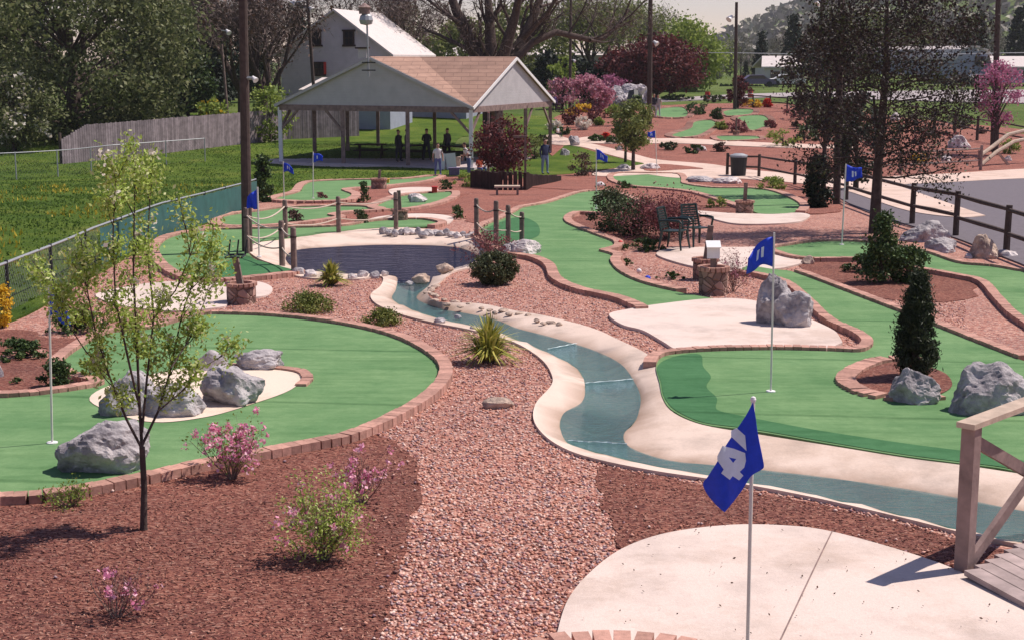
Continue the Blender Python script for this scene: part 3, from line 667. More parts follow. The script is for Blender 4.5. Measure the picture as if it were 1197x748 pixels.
def leafcloud(name, C, size, mat, parent=None, origin=None, aspect=.55, up=0.):
    C = np.asarray(C, float); n = len(C)
    a = rs.normal(size=(n, 3)); a[:, 2] += up; a /= np.linalg.norm(a, axis=1)[:, None]
    b = np.cross(a, rs.normal(size=(n, 3))); b /= np.linalg.norm(b, axis=1)[:, None]
    s = (size*rs.uniform(.6, 1.4, n))[:, None]
    V = np.stack([C-a*s*.5, C+b*s*.5*aspect, C+a*s*.5, C-b*s*.5*aspect], 1)
    return npmesh(name, V, 4, mat, parent, origin)
def around(tips, per, spread, along=0.):
    T_ = np.array([tuple(t[0]) for t in tips]); D_ = np.array([tuple(t[1]) for t in tips])
    C = np.repeat(T_, per, 0)+rs.normal(size=(len(T_)*per, 3))*spread
    if along: C -= np.repeat(D_, per, 0)*rs.uniform(0, along, (len(C), 1))
    return C
def branch_tree(name, base, h, label, leafmat, n_leaf, leaf, spread=.25, sp=None, r=None, mat='bark', stems=None, cat='tree', group=None, lean=(0,0), seed=1, trunk_frac=.3, depth=3, along=.3, bloom=None, aspect=.55, twigs=None):
    rng = random.Random(seed); base = Vector(base); sp = sp or dict(n=[5,4,4], ang=(.4,.8), wob=.12)
    root = empty(name, base, label, cat, group); mb = MB(); tips = []; r = r or h*.022
    tp = base+Vector((lean[0], lean[1], h*trunk_frac)); mid = base.lerp(tp, .5)+Vector((rng.uniform(-.01, .01)*h, 0, 0))
    mb.tube([base-Vector((0,0,.1)), base+Vector((0,0,h*.02)), mid, tp], [r*1.5, r*1.15, r, r*.88], 9, cap=False)
    stems = stems or [(0, .12), (2.1, .45), (4.2, .5), (5.3, .35)]
    for az, tilt in stems:
        d = Vector((math.sin(tilt)*math.cos(az), math.sin(tilt)*math.sin(az), math.cos(tilt)))
        grow(mb, tp-Vector((0,0,r)), d, h*(1-trunk_frac)*rng.uniform(.6, .75), r*.7, depth, sp, tips, rng, 7)
    mb.build('trunk', M[mat], root, shade=True)
    if twigs:
        C = around(tips, twigs[0], twigs[1], .2); leafcloud('twigs', C, twigs[2], L[twigs[3]], root, aspect=.06)
    if n_leaf:
        per = max(1, int(n_leaf/len(tips))); leafcloud('crown', around(tips, per, spread, along), leaf, L[leafmat], root, aspect=aspect)
    if bloom: leafcloud('blossom', around(rng.sample(tips, min(len(tips), bloom[2])), bloom[1], bloom[3]), bloom[4], L[bloom[0]], root, aspect=.8)
    return root
def lump_tree(name, base, h, w, label, leafmat, n, leaf, crown=(.15, 1.), r=.2, cat='tree', group=None, clumps=60, shape='round', mat='bark', seed=3, dense=.16, depth=None, parts=('crown', 'trunk'), aspect=.6, bloom=None, up=0.):
    """crown of many leaf clumps on real limbs; shape round, cone, column or spread"""
    rng = random.Random(seed); base = Vector(base); root = empty(name, base, label, cat, group)
    z0, z1 = h*crown[0], h*crown[1]; cl = []; dw = depth or w
    while len(cl) < clumps:
        u = rng.random(); az = rng.uniform(0, 6.283)
        if shape == 'cone': R_ = (1-u)**.85*.5+.03; rr = R_*math.sqrt(rng.uniform(.35, 1)); f = u
        elif shape == 'flame': R_ = .5*min(1, u/.25+.5)*(1-u**1.9)+.02; rr = R_*math.sqrt(rng.uniform(.3, 1)); f = u
        elif shape == 'column': R_ = .5*(1-abs(2*u-.9)**3*.6); rr = R_*math.sqrt(rng.uniform(.3, 1)); f = u
        elif shape == 'spread': R_ = .5*math.sqrt(max(0, 1-u*u)); rr = R_*math.sqrt(rng.random()); f = u*.9
        else: R_ = .5*math.sqrt(max(0, 1-(2*u-1)**2)); rr = R_*math.sqrt(rng.uniform(.25, 1)); f = u
        k = 1+.22*noise.noise(Vector((math.cos(az)*1.7, math.sin(az)*1.7, f*3+seed)))
        cl.append(Vector((base.x+rr*k*w*math.cos(az), base.y+rr*k*dw*math.sin(az), base.z+z0+(z1-z0)*f)))
    mb = MB(); top = base+Vector((0, 0, z0+(z1-z0)*(.92 if shape == 'cone' else .6)))
    mb.tube([base-Vector((0,0,.1)), base.lerp(top, .3), top], [r*1.3, r, r*.25], 7, cap=False)
    for c in rng.sample(cl, min(len(cl), 40)):
        s = base+Vector((0, 0, max(.02*h, (c.z-base.z)*(.55 if shape != 'cone' else .92))))
        mb.tube([s, s.lerp(c, .5)+Vector((0, 0, .04*h)), c], [r*.3, r*.17, r*.05], 4, cap=False)
    mb.build(parts[1], M[mat], root, shade=True)
    per = max(1, n//clumps); CC = np.array([tuple(c) for c in cl]); s = min(w, h)*dense
    sc3 = np.array([1, 1, .75])*s
    C = np.repeat(CC, per, 0)+rs.normal(size=(len(CC)*per, 3))*sc3*np.repeat(rs.uniform(.5, 1.2, (len(CC), 1)), per, 0)
    C = C[C[:, 2] > base.z+.01]
    leafcloud(parts[0], C, leaf, L[leafmat], root, aspect=aspect, up=up)
    if bloom:
        q = np.array([tuple(c) for c in rng.sample(cl, min(len(cl), bloom[1]))]); q = np.repeat(q, bloom[2], 0)+rs.normal(size=(len(q)*bloom[2], 3))*s*.5
        q[:, 2] = np.maximum(q[:, 2], base.z+.05)
        leafcloud('blossom', q, bloom[3], L[bloom[0]], root, aspect=.8)
    return root
def shrub(px, py, wpx, hpx, label, leafmat, n=1500, leaf=None, clumps=40, name='shrub', shape='round', bloom=None, cat='shrub', group=None, mat='bark', seed=5, dense=.14, crown=(.05, 1.)):
    b = P(px, py, .01); w = sz(wpx, b.y); h = sz(hpx, b.y)*1.02
    return lump_tree(name, b, h, w, label, leafmat, n, leaf or max(.02, b.y*.0016), crown, max(.012, w*.03), cat, group, clumps, shape, mat, seed, dense, parts=('foliage', 'stems'), bloom=bloom)
def tuft(px, py, wpx, hpx, label, n=240, mat='yucca', name='yucca', cat='plant', wid=.03, seed=1):
    b = P(px, py, .0); R_ = sz(wpx, b.y)*.66; H = sz(hpx, b.y)*1.05; rng = random.Random(seed)
    root = empty(name, b, label, cat); vs = []
    for i in range(n):
        az = rng.uniform(0, 6.283); t = rng.random()**.6; reach = R_*t*rng.uniform(.75, 1.1); hh = H*(1.08-.75*t**2)*rng.uniform(.7, 1.05)
        d = Vector((math.cos(az), math.sin(az), 0)); s = Vector((-math.sin(az), math.cos(az), 0)); w_ = wid*rng.uniform(.6, 1.2)
        p0 = b+d*.03*R_; p1 = b+d*reach*.5+Vector((0,0,hh*.75)); p2 = b+d*reach+Vector((0,0,hh))-Vector((0,0,.25*H*t*t))
        vs.append([p0-s*w_*.5, p0+s*w_*.5, p1+s*w_*.5, p1-s*w_*.5]); vs.append([p1-s*w_*.5, p1+s*w_*.5, p2+s*w_*.06, p2-s*w_*.06])
    npmesh('leaves', np.array([[tuple(q) for q in v] for v in vs]), 4, L[mat], root)
    mb = MB(); mb.lathe([(R_*.16, -.02), (R_*.14, H*.1), (R_*.04, H*.16)], b, 10); mb.build('root_crown', M['bark'], root); return root
def rock(c, w, d, h, label=None, mat='rock', seed=1, name='boulder', group=None, cat='boulder', parent=None, cuts=9, rough=.16, sink=.55, rz=None):
    import bmesh
    rng = random.Random(seed); bm = bmesh.new(); bmesh.ops.create_icosphere(bm, subdivisions=5 if w > .5 else 3, radius=1)
    planes = []
    for i in range(cuts):
        v = Vector((rng.gauss(0, 1), rng.gauss(0, 1), rng.gauss(0, .8))).normalized(); planes.append((v, rng.uniform(.55, .85)))
    off = Vector((seed*3.1, seed*1.7, seed*.9)); a = rz if rz is not None else rng.uniform(0, 3)
    for v in bm.verts:
        p = v.co.copy()
        for n_, k in planes:
            e = p.dot(n_)-k
            if e > 0: p -= n_*e*.93
        p *= 1+rough*noise.fractal(p*1.7+off, 1., 2.1, 5)+.10*abs(noise.noise(p*3.5+off))-.05*abs(noise.noise(p*8+off))
        v.co = p
    X = [v.co.x for v in bm.verts]; Y_ = [v.co.y for v in bm.verts]; Z_ = [v.co.z for v in bm.verts]
    for v in bm.verts:
        x = ((v.co.x-min(X))/(max(X)-min(X))-.5)*w; y = ((v.co.y-min(Y_))/(max(Y_)-min(Y_))-.5)*d; z = ((v.co.z-min(Z_))/(max(Z_)-min(Z_))*(1+sink)-sink)*h
        v.co = Vector((x, y, z))
    me = bpy.data.meshes.new(name); bm.to_mesh(me); bm.free(); me.materials.append(M[mat])
    if w > .5: me.polygons.foreach_set('use_smooth', [False]*len(me.polygons))
    o = bpy.data.objects.new(name, me); col.objects.link(o); o.location = c; W[o.name] = Vector(c)
    if not parent: tag(o, label, cat, group)
    return o
def rockpx(px, py, wpx, hpx, label, mat='rock', seed=1, off=.0, dk=.8, **kw):
    b = P(px, py, off); w = sz(wpx, b.y); h = sz(hpx, b.y); d = w*dk
    b = P(px, py-hpx*.12, off); b.y += d*.3
    b.z = float(g(b.y))+off; b.x *= (b.y)/(b.y-d*.3)
    return rock(b, w, d, h*.97, label, mat, seed, **kw)
# ------------------------------------------------------------------ boulders
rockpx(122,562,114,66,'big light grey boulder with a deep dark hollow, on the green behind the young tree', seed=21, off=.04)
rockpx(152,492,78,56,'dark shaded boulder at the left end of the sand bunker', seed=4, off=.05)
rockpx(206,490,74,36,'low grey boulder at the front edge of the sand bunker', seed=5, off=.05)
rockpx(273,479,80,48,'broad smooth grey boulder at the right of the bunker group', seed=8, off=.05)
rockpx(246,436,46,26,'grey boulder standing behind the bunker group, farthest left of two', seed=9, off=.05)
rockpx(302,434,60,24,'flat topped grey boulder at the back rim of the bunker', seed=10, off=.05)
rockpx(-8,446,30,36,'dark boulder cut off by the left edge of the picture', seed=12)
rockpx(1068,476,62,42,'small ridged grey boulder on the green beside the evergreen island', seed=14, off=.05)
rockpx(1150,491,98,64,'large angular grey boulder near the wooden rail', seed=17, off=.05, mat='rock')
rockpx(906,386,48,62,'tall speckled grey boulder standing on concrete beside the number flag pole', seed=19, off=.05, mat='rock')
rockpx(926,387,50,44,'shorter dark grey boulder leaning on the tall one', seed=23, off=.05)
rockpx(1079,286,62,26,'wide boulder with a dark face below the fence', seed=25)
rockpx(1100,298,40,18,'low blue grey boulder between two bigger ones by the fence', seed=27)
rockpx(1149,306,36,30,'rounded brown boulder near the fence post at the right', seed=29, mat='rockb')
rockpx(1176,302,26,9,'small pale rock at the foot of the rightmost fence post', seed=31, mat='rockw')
rockpx(1132,303,10,6,'pebble sized pale rock left of the brown boulder', seed=32, mat='rockw')
rockpx(611,302,46,20,'white rock at the foot of the short rope post', seed=33, mat='rockw')
rockpx(592,301,26,14,'dark blue grey rock beside the white rock below the rope posts', seed=34)
rockpx(488,238,24,11,'pale grey rock lying on the small back green', seed=35, off=.05, mat='rockw')
rockpx(818,215,34,8,'dark flat rock right of the upper middle green', seed=36)
rockpx(850,217,38,9,'long pale flat rock near the litter bin', seed=37, mat='rockw')
rockpx(730,200,22,7,'dark rock behind the upper middle green, left of the saplings', seed=38)
rockpx(760,200,24,8,'light grey rock behind the upper middle green, right of the saplings', seed=39, mat='rockw')
rockpx(671,173,14,13,'round bluish grey boulder beside the path near the pavilion', seed=40)
rockpx(724,178,8,7,'small blue grey rock at the edge of the main path', seed=41)
rockpx(820,178,14,7,'white rock in the mulch above the main path', seed=42, mat='rockw')
rockpx(702,219,12,6,'little pale rock at the head of the long winding green', seed=43, mat='rockw')
rockpx(660,184,12,9,'grey rock in the lawn bed right of the palisade', seed=44)
rockpx(1046,143,12,10,'pale round rock just right of the dark tree trunk', seed=45, mat='rockw')
rockpx(1120,176,28,16,'heap of pale stone behind the middle rail fence', seed=46, mat='rockw')
rockpx(1106,190,14,7,'white flat stone behind the middle rail fence', seed=47, mat='rockw')
rockpx(1178,190,12,7,'pale stone below the handrail of the footbridge', seed=48, mat='rockw')
rockpx(962,152,18,6,'pale flat stone in the back bed behind the dark trees', seed=49, mat='rockw')
rockpx(582,479,40,13,'flat tan stepping stone lying alone on the gravel', seed=50, mat='rockb', dk=.55, rough=.05)
rockpx(944,311,17,11,'squat tan stone block at the end of the brick edging', seed=51, mat='rockb', off=.0)
rockpx(612,208,10,6,'tan stone at the end of the palisade', seed=52, mat='rockb') if False else None
rs2 = random.Random(5)
for i in range(17):
    px = 449+i*6.6; rockpx(px, 274-abs(i-8)*.1+rs2.uniform(-2, 1.5)+(i*.25), rs2.uniform(8, 14), rs2.uniform(5, 8), 'small rough rock in the row edging the back of the pond', seed=60+i, mat=rs2.choice(['rock','rockw']), group='rocks edging the back of the pond', name='edging_rock', off=.04)
for i, (px, py, w_) in enumerate([(348,322,16),(363,325,16),(379,326,10),(396,327,10),(412,327,12),(424,325,14),(438,325,13),(450,322,9)]):
    rockpx(px, py, w_, w_*.55, 'small rounded rock at the near edge of the pond', seed=90+i, mat='rockw' if i % 3 else 'rock', group='rocks along the near edge of the pond', name='edging_rock', off=.03)
for i, (px, py, w_, l_) in enumerate([(492,330,22,'flat tan rock in the mouth of the stream'),(478,333,10,'small pale rock in the mouth of the stream'),(520,318,22,'long thin pinkish rock at the pond outlet'),
        (514,378,14,'small dark rock at the left edge of the stream'),(553,384,8,'tiny dark stone at the stream edge, left of the big yucca'),(574,384,8,'tiny dark stone at the stream edge behind the big yucca'),(535,372,9,'dark wet stone in the narrow of the stream')]):
    rockpx(px, py, w_, w_*.42, l_, seed=110+i, mat='rockb' if i in (0, 2) else 'rock', name='stream_rock', off=-.03 if i in (0,1,6) else .03)
# rough pale stones mortared along the inner bank
for i in range(26):
    t = i/25; c = [(508,333),(500,341),(512,350),(545,356),(585,364),(625,372),(655,380)]; x = t*(len(c)-1); j = min(len(c)-2, int(x)); f = x-j
    rockpx(c[j][0]*(1-f)+c[j+1][0]*f+rs2.uniform(-4, 4), c[j][1]*(1-f)+c[j+1][1]*f+rs2.uniform(-1, 5), rs2.uniform(6, 13), rs2.uniform(2.2, 3.8), 'rough pale stone set in the inner bank of the stream', seed=130+i, mat='rockb', group='stones set in the inner stream bank', name='bank_stone', off=.015, cuts=5)
# rock waterfall far back
wf = empty('rock_waterfall', P(728,126,0), 'artificial waterfall of dark grey and pale boulders piled on the far mound', 'rock waterfall')
wb = W[wf.name]; rr_ = random.Random(3)
for i, (px, py, w_, h_) in enumerate([(702,128,18,14),(714,122,20,16),(728,126,22,14),(742,126,20,14),(755,126,16,14),(708,114,16,11),(722,113,20,11),(736,112,22,12),(750,112,16,12),(758,119,10,14),(697,122,10,10)]):
    Y = 124+(.5 if py > 118 else 3); c = at(px, py, Y); r_ = rock(c, sz(w_, Y)*1.1, sz(w_, Y)*1.1, sz(h_, Y)*1.15, mat='rock' if i % 4 else 'rockw', seed=200+i, name='rock', parent=wf)
    r_.parent = wf; r_.location = c-wb
mb = MB(); mb.tube([at(741,108,122.6), at(741,118,122.2), at(741,127,122)], [.45,.6,.9], 8); fo = mb.build('cleft_shade', M['black'], wf)  # solid black tube among the boulders, stands in for shade in a gap
# ------------------------------------------------------------------ young tree, near left
b = P(168, 619, .01)
sp_ = dict(n=[6,4,3], ang=(.25,.6), wob=.10, up=.16, start=.1, len=(.45,.7), seg=5)
# slender multi-stem tree: explicit stems then twigs
rng = random.Random(12); yt = empty('young_tree', b, 'slender young tree with yellow green leaves standing in the near mulch', 'tree')
mb = MB(); tips = []; Yb = b.y
def ap(px, py, dy=0): return at(px, py, Yb+dy)
fork = ap(166, 522)
mb.tube([b-Vector((0,0,.05)), b+Vector((0,0,.03)), ap(168.5,570), fork], [.042,.030,.025,.023], 9, cap=False)
stems_ = [([(166,522),(163,470),(160,400),(156,320),(157,250),(158,190)],0,.018),([(166,524),(148,490),(128,440),(112,390),(100,330),(95,280)],-.15,.015),
          ([(166,520),(185,480),(200,430),(212,370),(232,310),(250,285)],.25,.015),([(166,505),(172,440),(180,370),(172,290),(176,225),(170,195)],.2,.014),([(164,480),(150,420),(135,350),(132,280),(134,230),(136,208)],-.3,.013),
          ([(185,480),(215,455),(235,430),(262,415)],.1,.009),([(128,440),(100,410),(75,372),(62,330)],-.1,.009),([(180,372),(205,340),(222,300),(217,262)],-.15,.009),([(200,430),(222,395),(240,350),(246,325)],.3,.009),([(112,390),(92,372),(70,345),(50,320)],.2,.008)]
for pts, dy, r0 in stems_:
    n_ = len(pts); pp = [ap(p[0], p[1], dy*i/(n_-1)*2+rng.uniform(-.05, .05)) for i, p in enumerate(pts)]
    mb.tube(pp, [r0*.8*(1-.75*i/(n_-1)) for i in range(n_)], 7, cap=False)
    for i in range(1, n_):
        for j in range(3 if len(pts) > 4 else 2):
            f = rng.random(); q = pp[i-1].lerp(pp[i], f); d = rot_about(pp[i]-pp[i-1], rng.uniform(.3, .75), rng.uniform(0, 6.28)); d.z = abs(d.z)+.25
            if i >= 2 or n_ < 5: grow(mb, q, d, rng.uniform(.12, .25), .005, 1, dict(n=[3], ang=(.3,.8), wob=.12, up=.12, seg=3, start=.3), tips, rng, 4)
    tips.append((pp[-1], Vector((0,0,1))))
mb.build('trunk', M['bark'], yt, shade=True)
leafcloud('leaves', around(tips, 19, .048, .12), .037, L['fresh'], yt, aspect=.5)
leafcloud('blossom', around(rng.sample(tips, 30), 9, .024), .036, L['whitef'], yt, aspect=.9)
q = np.array([tuple(ap(70,252)+Vector((rng.gauss(0,.02), rng.gauss(0,.02), rng.gauss(0,.012)))) for _ in range(60)])
# ------------------------------------------------------------------ near shrubs 
def twiggy(px, py, wpx, hpx, label, leafmat, nl, leaf, bloom, seed, stems=9, cat='shrub', name='azalea', spread=.03):
    b = P(px, py, .01); w = sz(wpx, b.y); h = sz(hpx, b.y); rng = random.Random(seed); root = empty(name, b, label, cat); mb = MB(); tips = []
    for i in range(int(stems*1.7)):
        az = 6.283*i/stems+rng.uniform(-.3, .3); tilt = math.atan2(w*.5, h*.8)*rng.uniform(.15, 1.)**.8*(1.7 if i % 3 == 0 else 1.05)
        d = Vector((math.sin(tilt)*math.cos(az), math.sin(tilt)*math.sin(az), math.cos(tilt)))
        grow(mb, b+Vector((d.x, d.y, 0))*.04, d, math.hypot(h*.95, w*.3*min(1, tilt))*rng.uniform(.55, .95), .0045, 2, dict(n=[5,4], ang=(.35,.9), wob=.13, up=.07, seg=4, start=.12, len=(.35,.6)), tips, rng, 4)
    mb.build('stems', M['barkl'], root)
    if nl: leafcloud('foliage', around(tips, max(1, nl//len(tips)), spread, .06), leaf, L[leafmat], root)
    if bloom: leafcloud('blossom', around(rng.sample(tips, min(len(tips), bloom[1])), bloom[2], .016), bloom[3], L[bloom[0]], root, aspect=.9)
    return root
twiggy(272,560,76,76,'azalea full of pink flowers against the brick edge, near left','lime',1500,.026,('azal',130,10,.030),3,12)
twiggy(380,655,100,96,'yellow green azalea with scattered mauve flowers in the near mulch','fresh',4200,.026,('azal',50,10,.030),4,15)
twiggy(424,588,56,80,'thin leggy azalea with few pink blooms at the gravel edge','barb',120,.022,('azal',34,8,.030),5,6,spread=.04)
twiggy(137,722,90,70,'bare twiggy azalea with a few pink flowers, lowest in the picture','barb',30,.02,('azal',16,8,.030),6,8)
twiggy(82,592,50,32,'low yellowish shrub beside the brick edge at the left','lime',420,.026,None,7,8,name='shrub')
twiggy(857,341,38,50,'wispy shrub with reddish twigs right of the brick planters','barb',240,.03,('pink',24,6,.03),8,12,name='shrub')
twiggy(571,308,62,44,'sprawling red twigged shrub by the rope posts and pond','barb',240,.05,None,9,16,name='barberry',spread=.05)
twiggy(778,280,104,56,'wide dusky red barberry behind the two chairs','barb',5200,.06,None,10,22,name='barberry',spread=.10)
tuft(571,424,84,54,'large yellow green yucca in the gravel beside the stream', 340, seed=1)
tuft(387,334,44,28,'smaller yellow green yucca in front of the pond', 220, seed=2, wid=.045)
shrub(447,379,46,15,'smaller flat green juniper in the gravel','junip',3200,clumps=44,shape='spread',name='creeping_juniper',dense=.3,leaf=.035)
shrub(361,364,64,19,'wider flat green juniper left of the small yucca','junip',4600,clumps=60,shape='spread',name='creeping_juniper',dense=.3,leaf=.035)
shrub(579,332,56,34,'round dark olive conifer bush on gravel above the stream','olive',11000,clumps=130,name='dwarf_conifer',dense=.10,leaf=.045)
shrub(712,270,48,44,'dark green bush at the left of the middle island','olive',3600,clumps=50,leaf=.07,name='conifer_bush')
shrub(741,276,60,42,'olive green bush between the dark bush and the barberry','olive',4200,clumps=60,leaf=.07,name='conifer_bush',seed=6)
shrub(754,292,58,12,'low green ground cover on the island edge near the chairs','ever2',2000,clumps=30,shape='spread',leaf=.05,name='creeping_juniper')
shrub(785,326,40,8,'little patch of low green plants left of the stone planter','ever2',900,clumps=16,shape='spread',leaf=.04,name='creeping_juniper')
shrub(732,310,18,8,'tiny green seedling beside the long green','ever2',300,clumps=8,shape='spread',leaf=.04,name='creeping_juniper')
shrub(728,221,40,8,'flat green ground cover above the long winding green','ever2',900,clumps=18,shape='spread',leaf=.07,name='creeping_juniper')
shrub(829,243,14,9,'left of two small light green plants in the far bed','lime',300,clumps=10,leaf=.06,name='small_plant')
shrub(841,242,16,11,'right of two small light green plants in the far bed','lime',350,clumps=10,leaf=.06,name='small_plant')
shrub(903,223,36,14,'bright green bush below the rail fence','lime',1500,clumps=30,leaf=.08,name='bush')
shrub(680,206,28,24,'dry brownish bush at the end of the palisade','brown',900,clumps=26,leaf=.1,name='bush')
shrub(534,256,16,13,'small round green bush beside the rope post','ever2',600,clumps=14,leaf=.06,name='bush')
shrub(545,219,32,14,'yellow green bush in front of the palisade','lime',900,clumps=24,leaf=.09,name='bush')
shrub(520,222,22,10,'dark green low bush beside the red tee box','ever2',600,clumps=16,leaf=.08,name='bush')
shrub(318,276,22,18,'brownish bush behind the rope at the left','olive',500,clumps=16,leaf=.06,name='bush') if False else None
shrub(421,262,22,14,'brown green dwarf bush near the middle rope post','olive',700,clumps=16,leaf=.07,name='bush')
shrub(343,262,24,14,'brownish dwarf bush behind the left rope post','brown',600,clumps=16,leaf=.07,name='bush')
shrub(425,237,14,22,'small spiky pine in the bed between two back greens','ever2',600,clumps=16,leaf=.08,shape='cone',name='dwarf_conifer')
shrub(375,233,22,7,'patch of reddish low plants at the brick edge','barb',400,clumps=12,leaf=.06,shape='spread',name='low_plant')
shrub(66,452,38,28,'dense dark green bush beside the left flag pole','ever2',1800,clumps=36,leaf=.045,name='bush')
shrub(105,444,44,22,'yellowish bush overhanging the brick edge behind the young tree','lime',1200,clumps=26,leaf=.04,name='bush')
shrub(22,417,84,20,'long low juniper in the left bed','ever2',2600,clumps=40,leaf=.045,shape='spread',name='creeping_juniper')
shrub(88,388,70,26,'green spreading shrub in the gravel beyond the left flag','ever2',2200,clumps=40,leaf=.05,shape='spread',name='creeping_juniper',seed=9)
shrub(20,448,18,8,'tiny green plant in the left gravel','ever2',200,clumps=6,leaf=.03,shape='spread',name='low_plant')
shrub(3,382,24,46,'bush of yellow flowers at the left edge of the picture','yellowf',1300,clumps=30,leaf=.05,name='forsythia',dense=.16)
shrub(1000,609,22,10,'tiny yellow green weed between the stream and the tee','lime',120,clumps=5,leaf=.02,shape='spread',name='weed') if False else None
# evergreens on the right
b = P(1069,441,.05); lump_tree('evergreen', b, sz(124,b.y), sz(50,b.y), 'dark narrow evergreen on the brick ringed island of the right green', 'arbor', 24000, .055, (.04,1.), .05, 'evergreen', None, 260, 'flame', dense=.085, aspect=.25, up=1.2, parts=('foliage','trunk'))
b = P(1030,330,.02); e2 = lump_tree('juniper', b, sz(78,b.y), sz(44,b.y), 'irregular dark juniper with straggling arms beside the right trunk', 'ever2', 6000, .06, (.05,1.), .05, 'juniper', None, 80, 'cone', dense=.12, parts=('foliage','stems'), seed=8)
shrub(1060,330,50,38,'low dark green shrub at the right foot of the juniper','ever2',3200,clumps=40,leaf=.06,name='juniper_shrub')
shrub(1008,318,46,20,'spiky shrub at the left foot of the juniper','ever2',1500,clumps=26,leaf=.06,shape='spread',name='juniper_shrub')
b = P(955,243,.02); lump_tree('columnar_evergreen', b, sz(58,b.y), sz(26,b.y), 'small black green columnar evergreen left of the tall pole', 'ever', 5000, .10, (.02,1.), .06, 'evergreen', None, 70, 'column', dense=.14, parts=('foliage','trunk'))
b = P(309,236,.02); lump_tree('columnar_evergreen', b, sz(52,b.y), sz(17,b.y), 'thin dark columnar evergreen at the end of the green screen fence', 'ever2', 3000, .10, (.02,1.), .06, 'evergreen', None, 50, 'column', dense=.16, parts=('foliage','trunk'))

xs_, ys_ = scatter(260, (0, 6), (8.2, 13), lpT); C = np.column_stack([xs_, ys_, g(ys_)+.045])
o = leafcloud('leaf_litter', C, .022, L['brown']); tag(o, 'few dry leaf bits blown over the near concrete tee', kind='stuff')
# ------------------------------------------------------------------ mid and far trees
def far(px, py, Y=None):
    if Y is None: return P(px, py, 0)
    k, c = kray(70); return Vector((Y*(px-CX)/F, Y, float(g(Y))))
def ltree(px, py, wpx, toppy, label, leafmat, n, Y=None, shape='round', name='tree', crown=(.12,1.), clumps=90, leaf=None, rr=.2, cat='tree', group=None, seed=4, dense=.1, bloom=None, mat='bark', aspect=.6):
    b = far(px, py, Y); top = at(px, toppy, b.y); h = top.z-b.z
    return lump_tree(name, b, h, sz(wpx, b.y), label, leafmat, n, leaf or b.y*.0026, crown, rr, cat, group, clumps, shape, mat, seed, dense, bloom=bloom, aspect=aspect)
# large broad tree on the left
ltree(92,0,320,-48,'huge broad dense green tree filling the upper left','big',42000,95,clumps=260,leaf=.30,rr=.5,name='broadleaf_tree',crown=(.02,1.),dense=.07)
ltree(-40,0,170,-30,'dark leafy tree cut by the left edge behind the huge tree','big',14000,112,clumps=120,leaf=.34,rr=.4,name='broadleaf_tree',crown=(.02,1.),dense=.08,seed=9)
ltree(20,0,110,92,'cream flowering dogwood in the shade below the huge tree','big',5000,86,clumps=60,leaf=.22,rr=.12,name='dogwood',crown=(.15,1.),bloom=('whitef',26,16,.3),seed=5)
ltree(200,0,90,-60,'tall dark spruce left of the utility pole','ever',16000,118,'cone',clumps=150,leaf=.42,rr=.3,name='spruce_tree',crown=(.02,1.),dense=.09,cat='conifer')
ltree(242,0,78,-30,'second tall dark spruce just behind the lamp on the thin pole','ever',14000,125,'cone',clumps=130,leaf=.42,rr=.3,name='spruce_tree',crown=(.02,1.),dense=.09,cat='conifer',seed=7)
ltree(222,0,60,30,'blue green fir between the two tall spruces','ever2',6000,112,'cone',clumps=80,leaf=.34,rr=.2,name='spruce_tree',crown=(.02,1.),cat='conifer',seed=8)
ltree(252,0,60,116,'strip of yellow and red flowering bushes behind the board fence','lime',1500,92,'spread',clumps=30,leaf=.25,rr=.06,name='flower_bush',crown=(.02,1.),bloom=('yellowf',16,12,.3),cat='shrub')
ltree(318,0,50,104,'green bush at the right end of the board fence','lime',1500,93,'round',clumps=30,leaf=.22,rr=.06,name='bush',crown=(.02,1.),cat='shrub')
def bare(px, Y, toppy, wtilt, label, seed, tw=('twig'), n=7, dens=26, leafm_=None, nl=0, r=None, tf=.22, name='bare_tree', group=None, depth=3, mat='bark', tsz=None, sp=None, stems=None, spread=None):
    b = far(px, 0, Y); h = at(px, toppy, Y).z-b.z; rng = random.Random(seed)
    stems = stems or [(6.283*i/n+rng.uniform(-.3, .3), wtilt*rng.uniform(.25, 1.)) for i in range(n)]
    return branch_tree(name, b, h, label, leafm_ or 'spring', nl, .3, .6, sp or dict(n=[4,4,3], ang=(.35,.75), wob=.14, up=.06, start=.25, len=(.5,.75), seg=4), r or h*.02, mat, stems, group=group, seed=seed, trunk_frac=tf, depth=depth, twigs=(dens, spread or h*.035, tsz or h*.05, tw))
bare(322,102,-35,.75,'leafless brown tree in front of the white house','11',dens=10,tw='brown',r=.28) if False else None
bare(312,101,-40,.6,'leafless brown tree standing left of the white house',11,dens=5,tw='twig',r=.26,leafm_='brown',nl=1200)
bare(285,108,-30,.7,'leafless reddish tree behind the nearest utility pole',12,dens=6,tw='twig',r=.25,leafm_='brown',nl=1800)
bare(470,125,-35,.7,'leafless tree behind the roof of the white house',13,dens=5,tw='twig',r=.2,leafm_='brown',nl=600)
bare(415,135,-40,.7,'leafless tree rising over the ridge of the white house',14,dens=4,tw='twig',r=.2)
